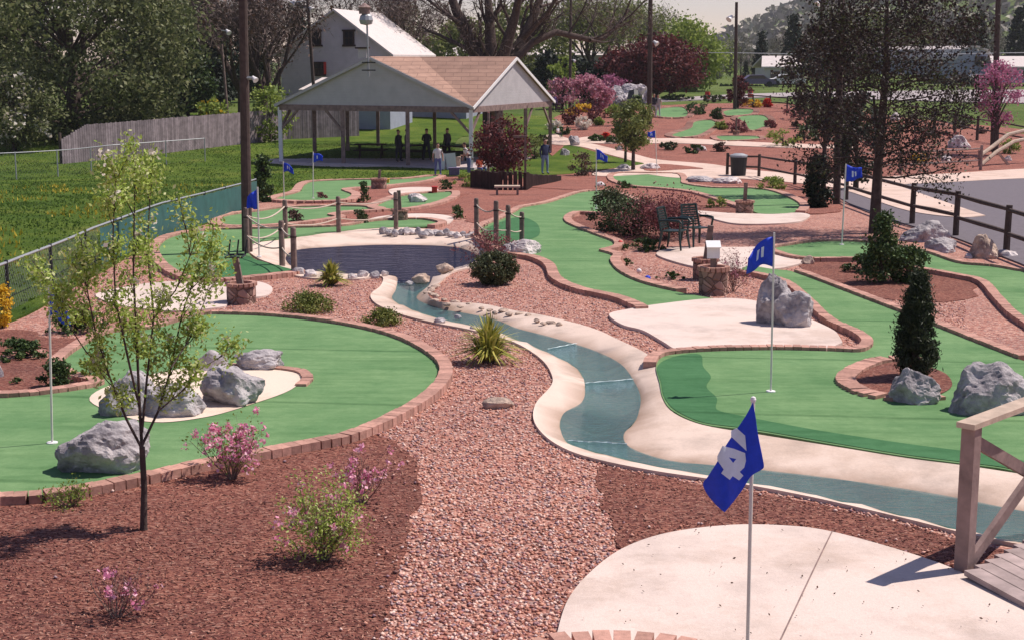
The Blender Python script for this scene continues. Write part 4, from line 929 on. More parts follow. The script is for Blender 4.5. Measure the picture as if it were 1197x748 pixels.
# the big dark tree that stands in the corner of the pavilion
b = far(578,0,91.5); big = empty('old_tree', b, 'old many stemmed tree with dark thick bare limbs rising behind the pavilion roof', 'tree')
rng = random.Random(4); mb = MB(); tips = []; Y = b.y
def bp(px, py, dy=0): return at(px, py, Y+dy)
mb.tube([b-Vector((0,0,.2)), b+Vector((0,0,.5)), bp(577,160), bp(576,130), bp(574,100)], [.95,.75,.68,.66,.6], 14, cap=False)
for pts, dy, r0 in [([(572,105),(560,70),(548,45),(532,10),(520,-30)],2,.6),([(574,100),(574,60),(572,20),(568,-30)],1,.52),([(576,100),(590,60),(602,20),(612,-30)],-1,.5),([(578,105),(598,70),(612,45),(628,10),(640,-30)],3,.55),
        ([(600,72),(622,50),(650,38),(690,47),(706,45),(722,30),(735,12)],4,.27),([(556,62),(535,52),(515,42),(500,36),(490,30)],3,.16),([(540,30),(520,15),(500,0),(480,-15)],2,.16),([(572,30),(585,5),(590,-25)],0,.16),([(612,45),(640,15),(662,-20)],-2,.2),([(690,47),(705,50),(722,47)],4,.08),([(632,8),(655,2),(675,-12)],3,.1)]:
    n_ = len(pts); pp = [bp(p[0], p[1], dy*i/(n_-1)+rng.uniform(-.2, .2)) for i, p in enumerate(pts)]
    mb.tube(pp, [r0*(1-.7*i/(n_-1)) for i in range(n_)], 8, cap=False)
    for i in range(1, n_):
        for j in range(2):
            q = pp[i-1].lerp(pp[i], rng.random()); d = rot_about(pp[i]-pp[i-1], rng.uniform(.4, .9), rng.uniform(0, 6.28)); d.z = abs(d.z)*.6+.3
            grow(mb, q, d, rng.uniform(1.6, 3.2), r0*.25, 2, dict(n=[3,3], ang=(.3,.8), wob=.14, up=.08, seg=3, start=.3), tips, rng, 5)
mb.build('trunk', M['bark'], big, shade=True); leafcloud('twigs', around(tips, 4, .35, .4), .45, L['twig'], big, aspect=.07)
# spring woods behind, left of centre to right
ltree(545,0,120,30,'pale green spring tree behind the old bare tree','spring',9000,150,clumps=110,leaf=.40,name='spring_tree',seed=21,crown=(.05,1.))
ltree(610,0,110,10,'yellow green tree between the old limbs and the next pole','spring',8000,160,clumps=110,leaf=.42,name='spring_tree',seed=22,crown=(.05,1.))
bare(690,150,-10,.6,'tall feathery pale green tree behind the long horizontal limb',23,dens=10,tw='grey',leafm_='spring',nl=6500,name='spring_tree')
bare(735,165,-5,.6,'loose greyish green tree left of the tall centre pole',24,dens=10,tw='grey',leafm_='spring',nl=5000,name='spring_tree')
ltree(640,0,44,66,'dark conifer seen past the gable of the pavilion','ever',5000,140,'cone',clumps=60,leaf=.42,name='dark_conifer',cat='conifer',crown=(.02,1.),seed=25)
ltree(672,0,60,72,'dark conifer mass behind the pink azaleas','ever',6000,140,clumps=70,leaf=.42,name='dark_conifer',cat='conifer',crown=(.02,1.),seed=26)
ltree(655,0,30,68,'bright light green shrubby tree behind the pink azaleas','lime',2000,134,clumps=30,leaf=.3,name='small_tree',crown=(.05,1.),seed=27)
ltree(800,0,78,30,'fresh lime green tree behind the dark red one','lime',11000,160,clumps=120,leaf=.36,name='spring_tree',seed=28,crown=(.05,1.))
ltree(765,126,104,50,'round dark red plum tree behind the rock waterfall','plum',13000,136,clumps=140,leaf=.32,name='plum_tree',crown=(.18,1.),seed=29,rr=.25)
ltree(724,0,50,62,'second dark red plum tree merging with the first at its left','plum',4500,139,clumps=60,leaf=.32,name='plum_tree',crown=(.1,1.),seed=30)
ltree(862,128,26,92,'small purple red tree around the foot of the lamp pole','plum',1800,None,clumps=30,leaf=.2,name='plum_tree',crown=(.15,1.),rr=.1,seed=31)
ltree(688,130,46,92,'large azalea in full pale pink flower left of the waterfall','pink',3600,None,clumps=50,leaf=.24,name='pink_azalea',crown=(.05,1.),cat='shrub',seed=32,rr=.08)
ltree(714,110,30,90,'pink blossoming azalea above the waterfall rocks','mauve',2200,132,clumps=36,leaf=.24,name='pink_azalea',crown=(.05,1.),cat='shrub',seed=33,rr=.08)
ltree(657,128,30,92,'pink azalea nearest to the pavilion','pink',2000,None,clumps=30,leaf=.22,name='pink_azalea',crown=(.05,1.),cat='shrub',seed=34,rr=.08)
ltree(740,200,46,122,'leafy yellow green sapling pair beside the main path','spring',5200,None,clumps=70,leaf=.15,name='sapling',crown=(.38,1.),seed=35,rr=.09)
ltree(731,191,22,124,'smaller sapling with thin trunk left of the leafy one','spring',1500,None,clumps=26,leaf=.14,name='sapling',crown=(.4,1.),seed=36,rr=.07)
# far wood strip: individual trees
rng = random.Random(8); protoA = []
def wood(px, Y, toppy, kind, sd):
    spn = dict(grey=('bare grey green tree of the far wood','spring'), dark=('dark conifer of the far wood','ever'))
protos = {}
for kd, (lm, n_, shp, w_) in {'grey': ('grey', 3600, 'round', 8), 'green': ('spring', 3200, 'round', 8), 'dark': ('ever', 4200, 'cone', 6), 'brown': ('twig', 3600, 'round', 8)}.items():
    protos[kd] = [lm, n_, shp, w_, []]
lab = {'grey': 'hazy grey tree in the far wood', 'green': 'pale green tree in the far wood', 'dark': 'dark conifer in the far wood', 'brown': 'leafless brown tree in the far wood'}
def wtree(px, Y, toppy, kd):
    lm, n_, shp, w_, lst = protos[kd]; b = far(px, 0, Y); h = at(px, toppy, Y).z-b.z
    if len(lst) < 2:
        o = lump_tree('wood_tree', b, 14, w_, lab[kd], lm, n_, .55, (.08,1.), .2, 'tree', 'trees of the far wood, '+kd, 80, shp, 'bark', 40+len(lst)+hash(kd) % 1, .1, aspect=.22 if kd in ('grey','brown') else .6)
        lst.append(o); o.scale = (h/14*.9, h/14*.9, h/14); return
    k = h/14; copy_tree(lst[rng.randrange(2)], b, rng.uniform(0, 6.28), (k*.9*rng.uniform(.85, 1.3), k*.9*rng.uniform(.85, 1.3), k))
for px, Y, t_, kd in [(838,230,62,'grey'),(862,235,40,'grey'),(885,215,38,'dark'),(903,240,44,'grey'),(921,210,20,'dark'),(932,245,30,'grey'),(950,235,25,'grey'),(868,205,72,'dark'),(875,220,60,'brown'),(820,240,50,'brown'),
        (965,230,32,'brown'),(985,240,22,'grey'),(1010,235,15,'green'),(1035,240,22,'grey'),(1060,235,18,'green'),(1085,240,28,'grey'),(1118,215,22,'dark'),(1135,208,14,'dark'),(1100,235,30,'brown'),(1150,240,25,'grey'),(1180,218,10,'dark'),(1195,212,16,'dark'),(1215,225,12,'grey'),
        (850,255,48,'green'),(912,255,36,'brown'),(945,215,50,'dark'),(1000,215,48,'brown'),(1050,215,50,'brown'),(1075,212,52,'dark'),(600,190,45,'brown'),(570,195,50,'grey'),(520,185,40,'green'),(500,180,35,'brown'),(770,200,45,'brown'),(745,205,40,'grey'),(700,200,40,'green'),(790,215,48,'grey'),(660,195,38,'brown'),
        (440,170,20,'brown'),(480,175,10,'green'),(160,150,-20,'dark'),(130,155,-30,'brown'),(60,160,-40,'dark'),(290,150,-10,'dark'),(330,155,0,'brown'),(355,150,5,'dark'),(-30,150,-20,'dark'),(10,155,-30,'brown'),(265,135,20,'dark'),(305,130,40,'dark'),(1240,220,10,'brown'),(-70,140,-10,'dark'),(555,210,35,'brown'),(625,215,30,'grey'),(830,215,66,'dark'),(960,205,62,'dark'),(895,200,78,'brown')]:
    wtree(px, Y, t_, kd)
# ground hugging hedge line along the road
for i in range(26):
    px = 780+i*17; 
    if i == 0: hedge0 = ltree(px,0,24,101,'low dark bush in the row beyond the road','ever2',500,178,'spread',clumps=12,leaf=.35,name='roadside_bush',crown=(.02,1.),cat='shrub',group='bushes beyond the road',rr=.06)
    else: copy_tree(hedge0, far(px,0,rng.uniform(176,196)), rng.uniform(0,6.28), rng.uniform(.8,1.6))
# right hand dark trees
ltree(962,246,92,28,'dusky dark evergreen rising left of the tall pole','darkb',4600,52,'round',clumps=120,leaf=.13,name='dark_pine',crown=(.42,1.),rr=.085,cat='tree',dense=.075,seed=51)
b = P(1022,272,.02); h = at(1022,-25,b.y).z-b.z
dt = empty('dark_tree', b, 'dark straight trunked tree with thin brownish new leaves before the right fence', 'tree'); rng = random.Random(52); mb = MB(); tips = []; Y = b.y
def dp_(px, py, dy=0): return at(px, py, Y+dy)
led = [dp_(x, y) for x, y in ((1022,272),(1026,200),(1031,140),(1036,80),(1037,20),(1036,-30))]
mb.tube([b-Vector((0,0,.1))]+led, [.16,.15,.115,.10,.085,.05,.03], 10, cap=False); mb.tube([dp_(1031,165),dp_(1024,145,.1),dp_(1021,112,.2)], [.05,.045,.03], 7, cap=False)
for i in range(46):
    f = i/45; t = f*3.4+.9; j = min(4, int(t)); q = led[j].lerp(led[min(5, j+1)], t-j); reach = 2.9*math.sin((.16+f*.84)*math.pi*.62+.35)**1.0*(1-.35*f)*rng.uniform(.55, 1.05); az = 2.4*i
    d = Vector((math.cos(az), math.sin(az), .25)).normalized()
    grow(mb, q, d, reach, .028*(1.1-.6*f), 2, dict(n=[5,3], ang=(.3,.8), wob=.15, up=.05, seg=4, start=.35, len=(.35,.6)), tips, rng, 5)
mb.build('trunk', M['bark'], dt, shade=True); C = around(tips, 13, .22, .25); leafcloud('crown', C, .08, L['darkb'], dt)
leafcloud('needles', around(rng.sample(tips, len(tips)//3), 9, .14, .1), .08, L['olive'], dt)
ltree(1000,222,66,112,'dark low conifer in shade at the foot of the tall pole','ever',6000,58,'round',clumps=70,leaf=.13,name='dark_pine',crown=(.1,1.),rr=.1,dense=.09,seed=53)
ltree(1163,182,56,76,'pink redbud in blossom at the right edge','mauve',3800,None,'round',clumps=60,leaf=.14,name='redbud_tree',crown=(.38,1.),rr=.16,seed=54,dense=.09)
ltree(1000,152,70,118,'olive shrub mass behind the dark trunks','olive',3500,None,'round',clumps=50,leaf=.2,name='bush',crown=(.02,1.),cat='shrub',seed=55)
ltree(958,150,50,112,'dark rounded shrub left of the dark trunks at the far fence','ever2',2600,None,'round',clumps=40,leaf=.2,name='bush',crown=(.02,1.),cat='shrub',seed=56)
# red leaved tree at the pavilion corner
ltree(587,214,66,143,'dark red leaved small tree in front of the pavilion','plum',4600,69,'round',clumps=80,leaf=.14,name='red_tree',crown=(.2,1.),rr=.1,seed=57,dense=.1)
# assorted planting in the far beds
for i, (px, py, w_, h_, lm, lb, bl) in enumerate([(814,134,28,12,'ever2','dark spreading bush right of the farthest left green',None),(838,140,12,12,'ever2','small upright bush between two far greens',None),(863,155,26,13,'barb','round reddish bush below the far greens',None),
    (843,152,16,8,'lime','yellow green mound left of the reddish bush',None),(697,166,18,7,'ever2','low dark bush above the main path, left of the red flowers',None),(716,168,22,8,'ever2','low dark bush above the main path under the sapling',None),(747,171,22,8,'ever2','low bush right of the sapling trunk',None),
    (782,176,22,8,'olive','brown green bush in the mulch right of the flag',None),(811,180,20,9,'ever2','dark bush beside the white rock in the mulch',None),(842,178,18,9,'brown','brownish bush left of the litter bin',None),(708,165,8,8,'redf','little red flowered plant above the main path',None),
    (880,126,26,8,'yellowf','yellow flower clump at the far fence',None),(897,126,10,9,'redf','bright red flower clump at the far fence',None),(915,172,40,18,'lime','bright yellow green bush left of the dark trees',None),(681,132,22,9,'yellowf','yellow flowering bush below the pink azaleas',None),(668,136,14,8,'yellowf','smaller yellow flowering bush near the pavilion',None),
    (716,138,16,14,'lime','light green bush at the foot of the waterfall',None),(695,144,22,16,'plum','dark red bush under the waterfall',None),(667,146,20,18,'plum','dark red bush near the pavilion corner',None),(682,152,18,13,'whitef','white flowering plant beside the back path',None),(648,152,16,9,'whitef','white flowering plant nearest the pavilion',None),
    (700,147,10,8,'lime','small light green bush below the dark red one',None),(745,128,14,14,'ever2','dark spiky bush in front of the waterfall',None),(655,158,22,8,'ever2','low green planting beside the seated person',None),(1120,150,40,14,'olive','olive bush in the bed at the far rail fence',None),(1085,160,30,10,'barb','reddish low bush in the right back bed',None),
    (940,165,30,16,'ever2','shaded dark bush beyond the rail fence',None),(935,140,40,14,'barb','reddish planting in the far right bed',None),(900,150,14,8,'barb','small reddish plant beside the farthest right green',None),(1075,190,28,8,'yellowf','faded yellow plant behind the middle rail fence',None),(1180,180,22,14,'lime','light green plant beside the footbridge rail',None),
    (625,186,22,26,'spring','thin yellow green shrub behind the palisade',None),(792,118,40,6,'ever2','low hedge before the road, left part',None),(835,120,40,7,'olive','low hedge before the road, middle part',None),(320,150,20,7,'pink','pinkish flower bed behind the pavilion',None),(635,170,16,10,'olive','olive bush right of the pavilion post',None)]):
    shrub(px, py, w_, h_, lb, lm, 700, clumps=22, seed=70+i, name='flower_plant' if lm in ('yellowf','redf','whitef','pink') else 'bush')
for i in range(12):
    px, py = 930+i*20+rng.uniform(-8, 8), rng.uniform(146, 172)
    shrub(px, py, rng.uniform(10, 24), rng.uniform(5, 9), 'low scrubby plant in the shaded back bed at the right', rng.choice(['olive','barb','brown']), 260, clumps=10, seed=120+i, name='low_plant', group='scrubby plants of the right back bed', shape='spread')
# hill
mb = MB(); nx, ny = 60, 14; vs = []
for j in range(ny):
    for i in range(nx):
        x = 60+i*18; y = 620+j*40; e = max(0, math.sin(min(1, j/(ny-1)*1.25)*math.pi/2)); u = min(1, max(0, (x-60)/420)); s_ = u*u*(3-2*u)
        vs.append((x, y, float(g(y))-2+e*(120+60*s_)*s_*(1+.12*noise.noise(Vector((x*.01, y*.008, 1))))+4*noise.noise(Vector((x*.05, y*.05, 0)))*s_))
mb.add(vs, [(j*nx+i, j*nx+i+1, (j+1)*nx+i+1, (j+1)*nx+i) for j in range(ny-1) for i in range(nx-1)])
hill = mb.build('hill', M['field'], shade=True); tag(hill, kind='structure')
hv = np.array(vs); k = rs.randint(0, len(hv), 30000); C = hv[k]+np.column_stack([rs.uniform(-9, 9, 30000), rs.uniform(-20, 20, 30000), rs.uniform(0, 7, 30000)])
o = leafcloud('hill_wood', C, 6., L['grey'], aspect=.7); tag(o, 'pale hazy woods covering the distant hill', kind='stuff')
# ------------------------------------------------------------------ pavilion (square plan, cross gables)
PC = Vector((-2.1, 75, 0)); ua = Vector((-math.cos(R(22.5)), math.sin(R(22.5)), 0)); va = Vector((math.sin(R(22.5)), math.cos(R(22.5)), 0)); PW = 11.3
PF = CZ-5.45; PE = CZ-2.42; PH = 2.42
def pl(a, b, z): return PC+ua*a+va*b+Vector((0, 0, z))
pav = empty('pavilion', pl(PW/2, PW/2, PF), 'open picnic pavilion with brown shingled cross gable roof and pale gable ends on posts', 'pavilion')
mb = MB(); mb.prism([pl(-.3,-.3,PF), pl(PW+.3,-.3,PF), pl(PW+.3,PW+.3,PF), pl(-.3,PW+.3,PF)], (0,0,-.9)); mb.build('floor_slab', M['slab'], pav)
o_ = .2; zc = lambda e: PE+.16-PH*e/(PW/2)
mb = MB(); cen = pl(PW/2, PW/2, PE+.16+PH)
mids = [pl(PW/2,-o_,PE+.16+PH), pl(PW+o_,PW/2,PE+.16+PH), pl(PW/2,PW+o_,PE+.16+PH), pl(-o_,PW/2,PE+.16+PH)]
cors = [pl(-o_,-o_,zc(o_)), pl(PW+o_,-o_,zc(o_)), pl(PW+o_,PW+o_,zc(o_)), pl(-o_,PW+o_,zc(o_))]
zr = PE+.16+PH; H_ = PW/2; fr, bk, rt = pl(H_,-o_,zr), pl(H_,PW+o_,zr), pl(-o_,H_,zr); cFL, cBL, cC, cR = pl(PW+o_,-o_,zc(o_)), pl(PW+o_,PW+o_,zc(o_)), pl(-o_,-o_,zc(o_)), pl(-o_,PW+o_,zc(o_))
for q in ([fr, bk, cBL, cFL], [cen, fr, cC], [cen, cC, rt], [cen, rt, cR], [cen, cR, bk]):
    if (q[1]-q[0]).cross(q[2]-q[0]).z < 0: q = q[::-1]
    mb.prism([Vector(t) for t in q], (0,0,-.12))
mb.build('roof', M['shingle'], pav)
for (A_, B_, g_, mm, ca, cb, tm) in (((0,0),(PW,0),1,fr,cC,cFL,'gable'), ((PW,0),(PW,PW),0,None,None,None,None), ((PW,PW),(0,PW),1,bk,cBL,cR,'white'), ((0,PW),(0,0),1,rt,cR,cC,'white')):
    a = pl(*A_, PE+.03); b = pl(*B_, PE+.03); m_ = (a+b)/2+Vector((0,0,PH-.02)); n_ = ((m_-pl(PW/2,PW/2,0))); n_.z = 0; n_.normalize()
    mb = MB(); mb.bar(a-Vector((0,0,.14)), b-Vector((0,0,.14)), .2, .30); mb.build('beam', M['rail'], pav)
    if not g_: continue
    mb = MB(); mb.prism([a, b, m_], n_*.06); mb.build('gable', M['gable'], pav)
    mb = MB(); off = n_*.03; mb.bar(ca+off-Vector((0,0,.1)), mm+off-Vector((0,0,.1)), .05, .15); mb.bar(cb+off-Vector((0,0,.1)), mm+off-Vector((0,0,.1)), .05, .15); mb.build('rake_trim', M[tm], pav)
for a in (0, PW*.32, PW*.66, PW):
    for b_ in (0, PW*.32, PW*.66, PW):
        if 0 < a < PW and 0 < b_ < PW: continue
        mb = MB(); mb.bar(pl(a, b_, PF), pl(a, b_, PE-.1), .2, .2); mb.build('post', M['white'] if (a, b_) in ((0,0),(PW,0)) else M['rail'], pav)
mb = MB()
for (a, b_, da, db) in ((0,0,1.1,0),(0,0,0,1.1),(PW,0,-1.1,0),(PW,0,0,1.1),(0,PW,0,-1.1),(PW*.66,0,1.,0),(0,PW*.66,0,1.)): mb = MB(); mb.bar(pl(a, b_, PE-1.35), pl(a+da, b_+db, PE-.25), .1, .12); mb.build('brace', M['rail'], pav)
for i in range(3):
    t = empty('picnic_table', pl(3+i*2.6, 4.5, PF), 'dark wooden picnic table under the pavilion roof, %s' % ('right one','middle one','left one')[i], 'picnic table'); o = W[t.name]
    mb = MB(); mb.box(o+Vector((0,0,.75)), (1.8,.8,.05)); mb.build('table_top', M['darkwood'], t)
    for s in (-1, 1): mb = MB(); mb.box(o+Vector((0,s*.65,.44)), (1.8,.25,.05)); mb.build('bench', M['darkwood'], t)
    for s in (-1, 1): mb = MB(); mb.bar(o+Vector((s*.6,-.6,0)), o+Vector((s*.6,.3,.72)), .08,.06); mb.bar(o+Vector((s*.64,.6,0)), o+Vector((s*.64,-.3,.72)), .08,.06); mb.build('leg', M['darkwood'], t)
# mast with martin house in front of the gable
b = at(430, 90, 76.3); mast = empty('mast', Vector((b.x, 76.3, PE+.6)), 'thin mast with two dark crossbars and a round bird house, fixed before the grey gable', 'mast')
mb = MB(); mb.tube([at(431,90,76.3), at(429,28,76.3)], .05, 8); mb.build('pole', M['metal'], mast)
mb = MB(); 
for yy in (73.5, 82.5): mb.bar(at(423,yy,76.2), at(439,yy,76.2), .06, .06)
mb.build('crossbar', M['black'], mast)
c = at(428, 24, 76.3); mb = MB(); mb.lathe([(.05,-.25),(.3,-.2),(.36,0),(.3,.22),(.1,.4)], c, 12); mb.build('globe', M['metal'], mast)
c = at(426, 12, 76.3); mb = MB(); mb.lathe([(.28,-.2),(.3,.1),(.36,.12),(.05,.34)], c, 12); mb.build('bird_house', M['rail'], mast)
b = at(424, 64, 77.2); v_ = empty('roof_vent', b, 'flat topped vent at the peak of the grey gable', 'roof vent'); mb = MB(); mb.box(b+Vector((0,0,.05)), (.45,.4,.5)); mb.build('box', M['gable'], v_); mb = MB(); mb.box(b+Vector((0,0,.33)), (.75,.6,.08)); mb.build('cap', M['darkwood'], v_)
# ------------------------------------------------------------------ white house
def gable_house(name, label, base_l, base_r, apex, depth_v, wallm, roofm, wins, over=.5, cat='house', blocks=None, zb=None):
    """gable end between base_l and base_r, ridge runs along depth_v"""
    a, b_, t = Vector(base_l), Vector(base_r), Vector(apex); z0 = zb if zb is not None else float(g(a.y))-1.2
    root = empty(name, (a.x, a.y, z0), label, cat); dv = Vector(depth_v)
    A0, B0 = Vector((a.x, a.y, z0)), Vector((b_.x, b_.y, z0))
    mb = MB(); mb.prism([A0, B0, b_, t, a], dv); mb.build('wall', wallm, root)
    n_ = -dv.normalized()*over; mb = MB()
    for s in (a, b_):
        e = s+(s-t).normalized()*over; q = [t+n_+Vector((0,0,.05)), e+n_+Vector((0,0,.05)), e-n_+dv+Vector((0,0,.05)), t-n_+dv+Vector((0,0,.05))]
        mb.prism(q, (0,0,.16))
    mb.build('roof', roofm, root)
    u = (b_-a); u.z = 0; u.normalize(); nn = Vector((u.y, -u.x, 0))
    for (cx, cz, w_, h_) in wins:
        c = A0+u*cx; c.z = cz; f = empty('w', c) if False else None
        mb = MB()
        for s in (-1, 1): mb.box(c+u*s*w_/2+nn*.04, (.12,.1,h_+.24), rz=math.atan2(u.y, u.x)); mb.box(c+Vector((0,0,s*(h_/2+.06)))+nn*.045, (w_+.3,.12,.14), rz=math.atan2(u.y, u.x))
        mb.box(c+nn*.04, (.06,.08,h_), rz=math.atan2(u.y, u.x)); mb.box(c+nn*.045, (w_,.08,.06), rz=math.atan2(u.y, u.x))
        o = mb.build('window', M['darkwood'], root, c); mb = MB(); mb.box(c+nn*.02, (w_,.04,h_), rz=math.atan2(u.y, u.x)); mb.build('pane', M['glass'], o)
    return root
Y0 = 112; T_ = at(392, 14, Y0); BR = at(456, 63, Y0-1); BL = at(328, 63, Y0+1)
u_ = (BR-BL).length
hse = gable_house('white_house', 'tall white house with pale roof behind the pavilion', BL, BR, T_, Vector((2.4, 10, 0)), M['house'], M['roofw'],
   [(sz(372-328,Y0), at(0,45,Y0).z, .75, 1.0), (sz(412-328,Y0), at(0,45,Y0).z, .75, 1.0), (sz(375-328,Y0), at(0,81,Y0).z, .8, .8)])
mb = MB(); c = at(380,80,Y0-.4); mb.box(c, (.18,.1,.9)); sh = mb.build('shutter', M['red'], hse)
# low annex with pale wall seen under the pavilion
an = empty('shed', P(405,150,0), 'low pale building visible between the pavilion posts', 'building'); mb = MB(); c1 = at(357,121,103.); c2 = at(456,121,102.5); z = float(g(103))-.6
mb.prism([(c1.x,c1.y,z),(c2.x,c2.y,z),(c2.x,c2.y,c2.z+.8),(c1.x,c1.y,c1.z+.8)], (1.2,5,0)); mb.build('wall', M['bluewall'], an)
mb = MB(); mb.prism([(c1.x-.4,c1.y-.5,c1.z+.8),(c2.x+.4,c2.y-.5,c2.z+.8),(c2.x+1.6,c2.y+2.5,c2.z+1.6),(c1.x+.9,c1.y+2.5,c1.z+1.6)], (0,0,.15)); mb.build('roof', M['roofw'], an)
an = empty('shed', P(520,140,0), 'long low white shed behind the lawn, right of the pavilion floor', 'building'); c1 = at(478,121,112.); c2 = at(545,121,110); z = float(g(112))-.6; mb = MB()
mb.prism([(c1.x,c1.y,z),(c2.x,c2.y,z),(c2.x,c2.y,c2.z+.5),(c1.x,c1.y,c1.z+.5)], (1.2,5,0)); mb.build('wall', M['bluewall'], an)
mb = MB(); mb.prism([(c1.x-.4,c1.y-.5,c1.z+.5),(c2.x+.4,c2.y-.5,c2.z+.5),(c2.x+1.6,c2.y+2.5,c2.z+1.2),(c1.x+.9,c1.y+2.5,c1.z+1.2)], (0,0,.15)); mb.build('roof', M['roofw'], an)
gable_house('far_house', 'grey roofed house between the stems of the old tree', at(525,66,168), at(610,66,168), at(540,54,170), Vector((10,1,0)), M['house'], M['roofw'], [])
# barns on the right
Y0 = 205; z0 = float(g(Y0)); brn = empty('gambrel_barn', at(1138,86,Y0), 'pale blue barn with rounded gambrel end and white roof', 'barn'); mb = MB()
pr = [(1118,88),(1118,70),(1124,60),(1134,56),(1144,56),(1155,60),(1162,70),(1162,88)]; mb.prism([at(x, y, Y0) for x, y in pr], (-9, 12, 0)); mb.build('wall', M['bluewall'], brn)
mb = MB(); rp = [at(x, y, Y0-.4) for x, y in pr[1:-1]]
for i in range(len(rp)-1): mb.prism([rp[i], rp[i+1], rp[i+1]+Vector((-9.4,12.8,0)), rp[i]+Vector((-9.4,12.8,0))], (0,0,.25))
mb.build('roof', M['roofw'], brn); mb = MB(); mb.box(at(1146,71,Y0-.1), (1.5,.15,1.1)); wn = mb.build('window', M['darkwood'], brn); mb = MB(); mb.box(at(1146,71,Y0-.2), (1.3,.1,.9)); mb.build('pane', M['glass'], wn)
def lowb(name, label, x0, x1, yt, yb, Y, wm, rm, rise=1.3):
    r = empty(name, at((x0+x1)/2, yb, Y), label, 'building'); a = at(x0, yt, Y); b_ = at(x1, yt, Y); zz = float(g(Y))-.3; mb = MB()
    mb.prism([(a.x,a.y,zz),(b_.x,b_.y,zz),(b_.x,b_.y,b_.z),(a.x,a.y,a.z)], (0,7,0)); mb.build('wall', wm, r)
    mb = MB(); q = [a+Vector((-.4,-.4,0)), b_+Vector((.4,-.4,0)), b_+Vector((-.3,3.5,rise)), a+Vector((.3,3.5,rise))]; mb.prism(q, (0,0,.2)); q2 = [a+Vector((.3,3.5,rise)), b_+Vector((-.3,3.5,rise)), b_+Vector((.4,7.4,0)), a+Vector((-.4,7.4,0))]; mb.prism(q2, (0,0,.2)); mb.build('roof', rm, r)
    for f in (.3, .7): c = a.lerp(b_, f); mb = MB(); mb.box((c.x, c.y-.03, (c.z+zz)/2+.3), (1.1,.1,.9)); mb.build('window', M['glass'], r)
    return r
lowb('long_shed', 'long white roofed shed joined to the left of the blue barn', 1098,1120,68,90,212,M['bluewall'],M['roofw'])
lowb('white_shed', 'white roofed shed at the right edge beyond the redbud', 1163,1215,80,96,200,M['bluewall'],M['roofw'],1.4)
lowb('low_house', 'low grey roofed house in front of the far wood', 893,936,80,102,195,M['gable'],M['roofw'],1.4)
# ------------------------------------------------------------------ fences
def boards(path, h0, label, mat='fencewood', bw=.16, hts=None, cat='fence', name='board_fence', th=.03):
    pts = [P(*p, 0) if len(p) == 2 else Vector(p) for p in path]; root = empty(name, pts[0], label, cat); mb = MB(); d = 0; pb = MB()
    for i in range(len(pts)-1):
        a, b_ = pts[i], pts[i+1]; L_ = (b_-a).length; n_ = int(L_/bw); an_ = math.atan2(b_.y-a.y, b_.x-a.x)
        for j in range(n_):
            t = (j+.5)/n_; p = a.lerp(b_, t); z = float(g(p.y)); hh = (hts[i]*(1-t)+hts[i+1]*t) if hts else h0; hh += random.uniform(-.02,.02)
            mb.box((p.x, p.y+random.uniform(-.008,.008), z+hh/2-.03), (bw-.012, th, hh+.06), an_)
        for j in range(int(L_/2.4)+1):
            p = a.lerp(b_, min(1, j*2.4/L_)); pb.box((p.x+math.sin(an_)*-.1, p.y+.1, float(g(p.y))+h0/2-.1), (.12,.12,h0+.1), an_)
    mb.build('boards', M[mat], root); pb.build('posts', M['pole'], root); return root
boards([(73,193),(103,190),(180,182),(280,170),(335,164),(420,160)], 1.75, 'long weathered purple grey board fence across the back of the left lawn', hts=[1.35,2.05,2.05,2.0,2.0,1.9])
# palisade of upright logs
def logs(path, h0, label, name='palisade'):
    pts = [P(*p, 0) for p in path]; root = empty(name, pts[0], label, 'palisade'); mb = MB()
    for i in range(len(pts)-1):
        a, b_ = pts[i], pts[i+1]; n_ = max(2, int((b_-a).length/.17))
        for j in range(n_):
            p = a.lerp(b_, j/n_); hh = h0[i]*(1-j/n_)+h0[i+1]*j/n_+random.uniform(-.04,.04); z = float(g(p.y)); mb.tube([(p.x,p.y,z-.1),(p.x,p.y,z+hh)], .082, 7)
    mb.build('logs', M['darkwood'], root); return root
logs([(552,220),(585,223),(614,223),(621,219),(655,212)], [.72,.72,.72,.5,.25], 'dark palisade of upright logs in front of the pavilion, stepping down to the right')
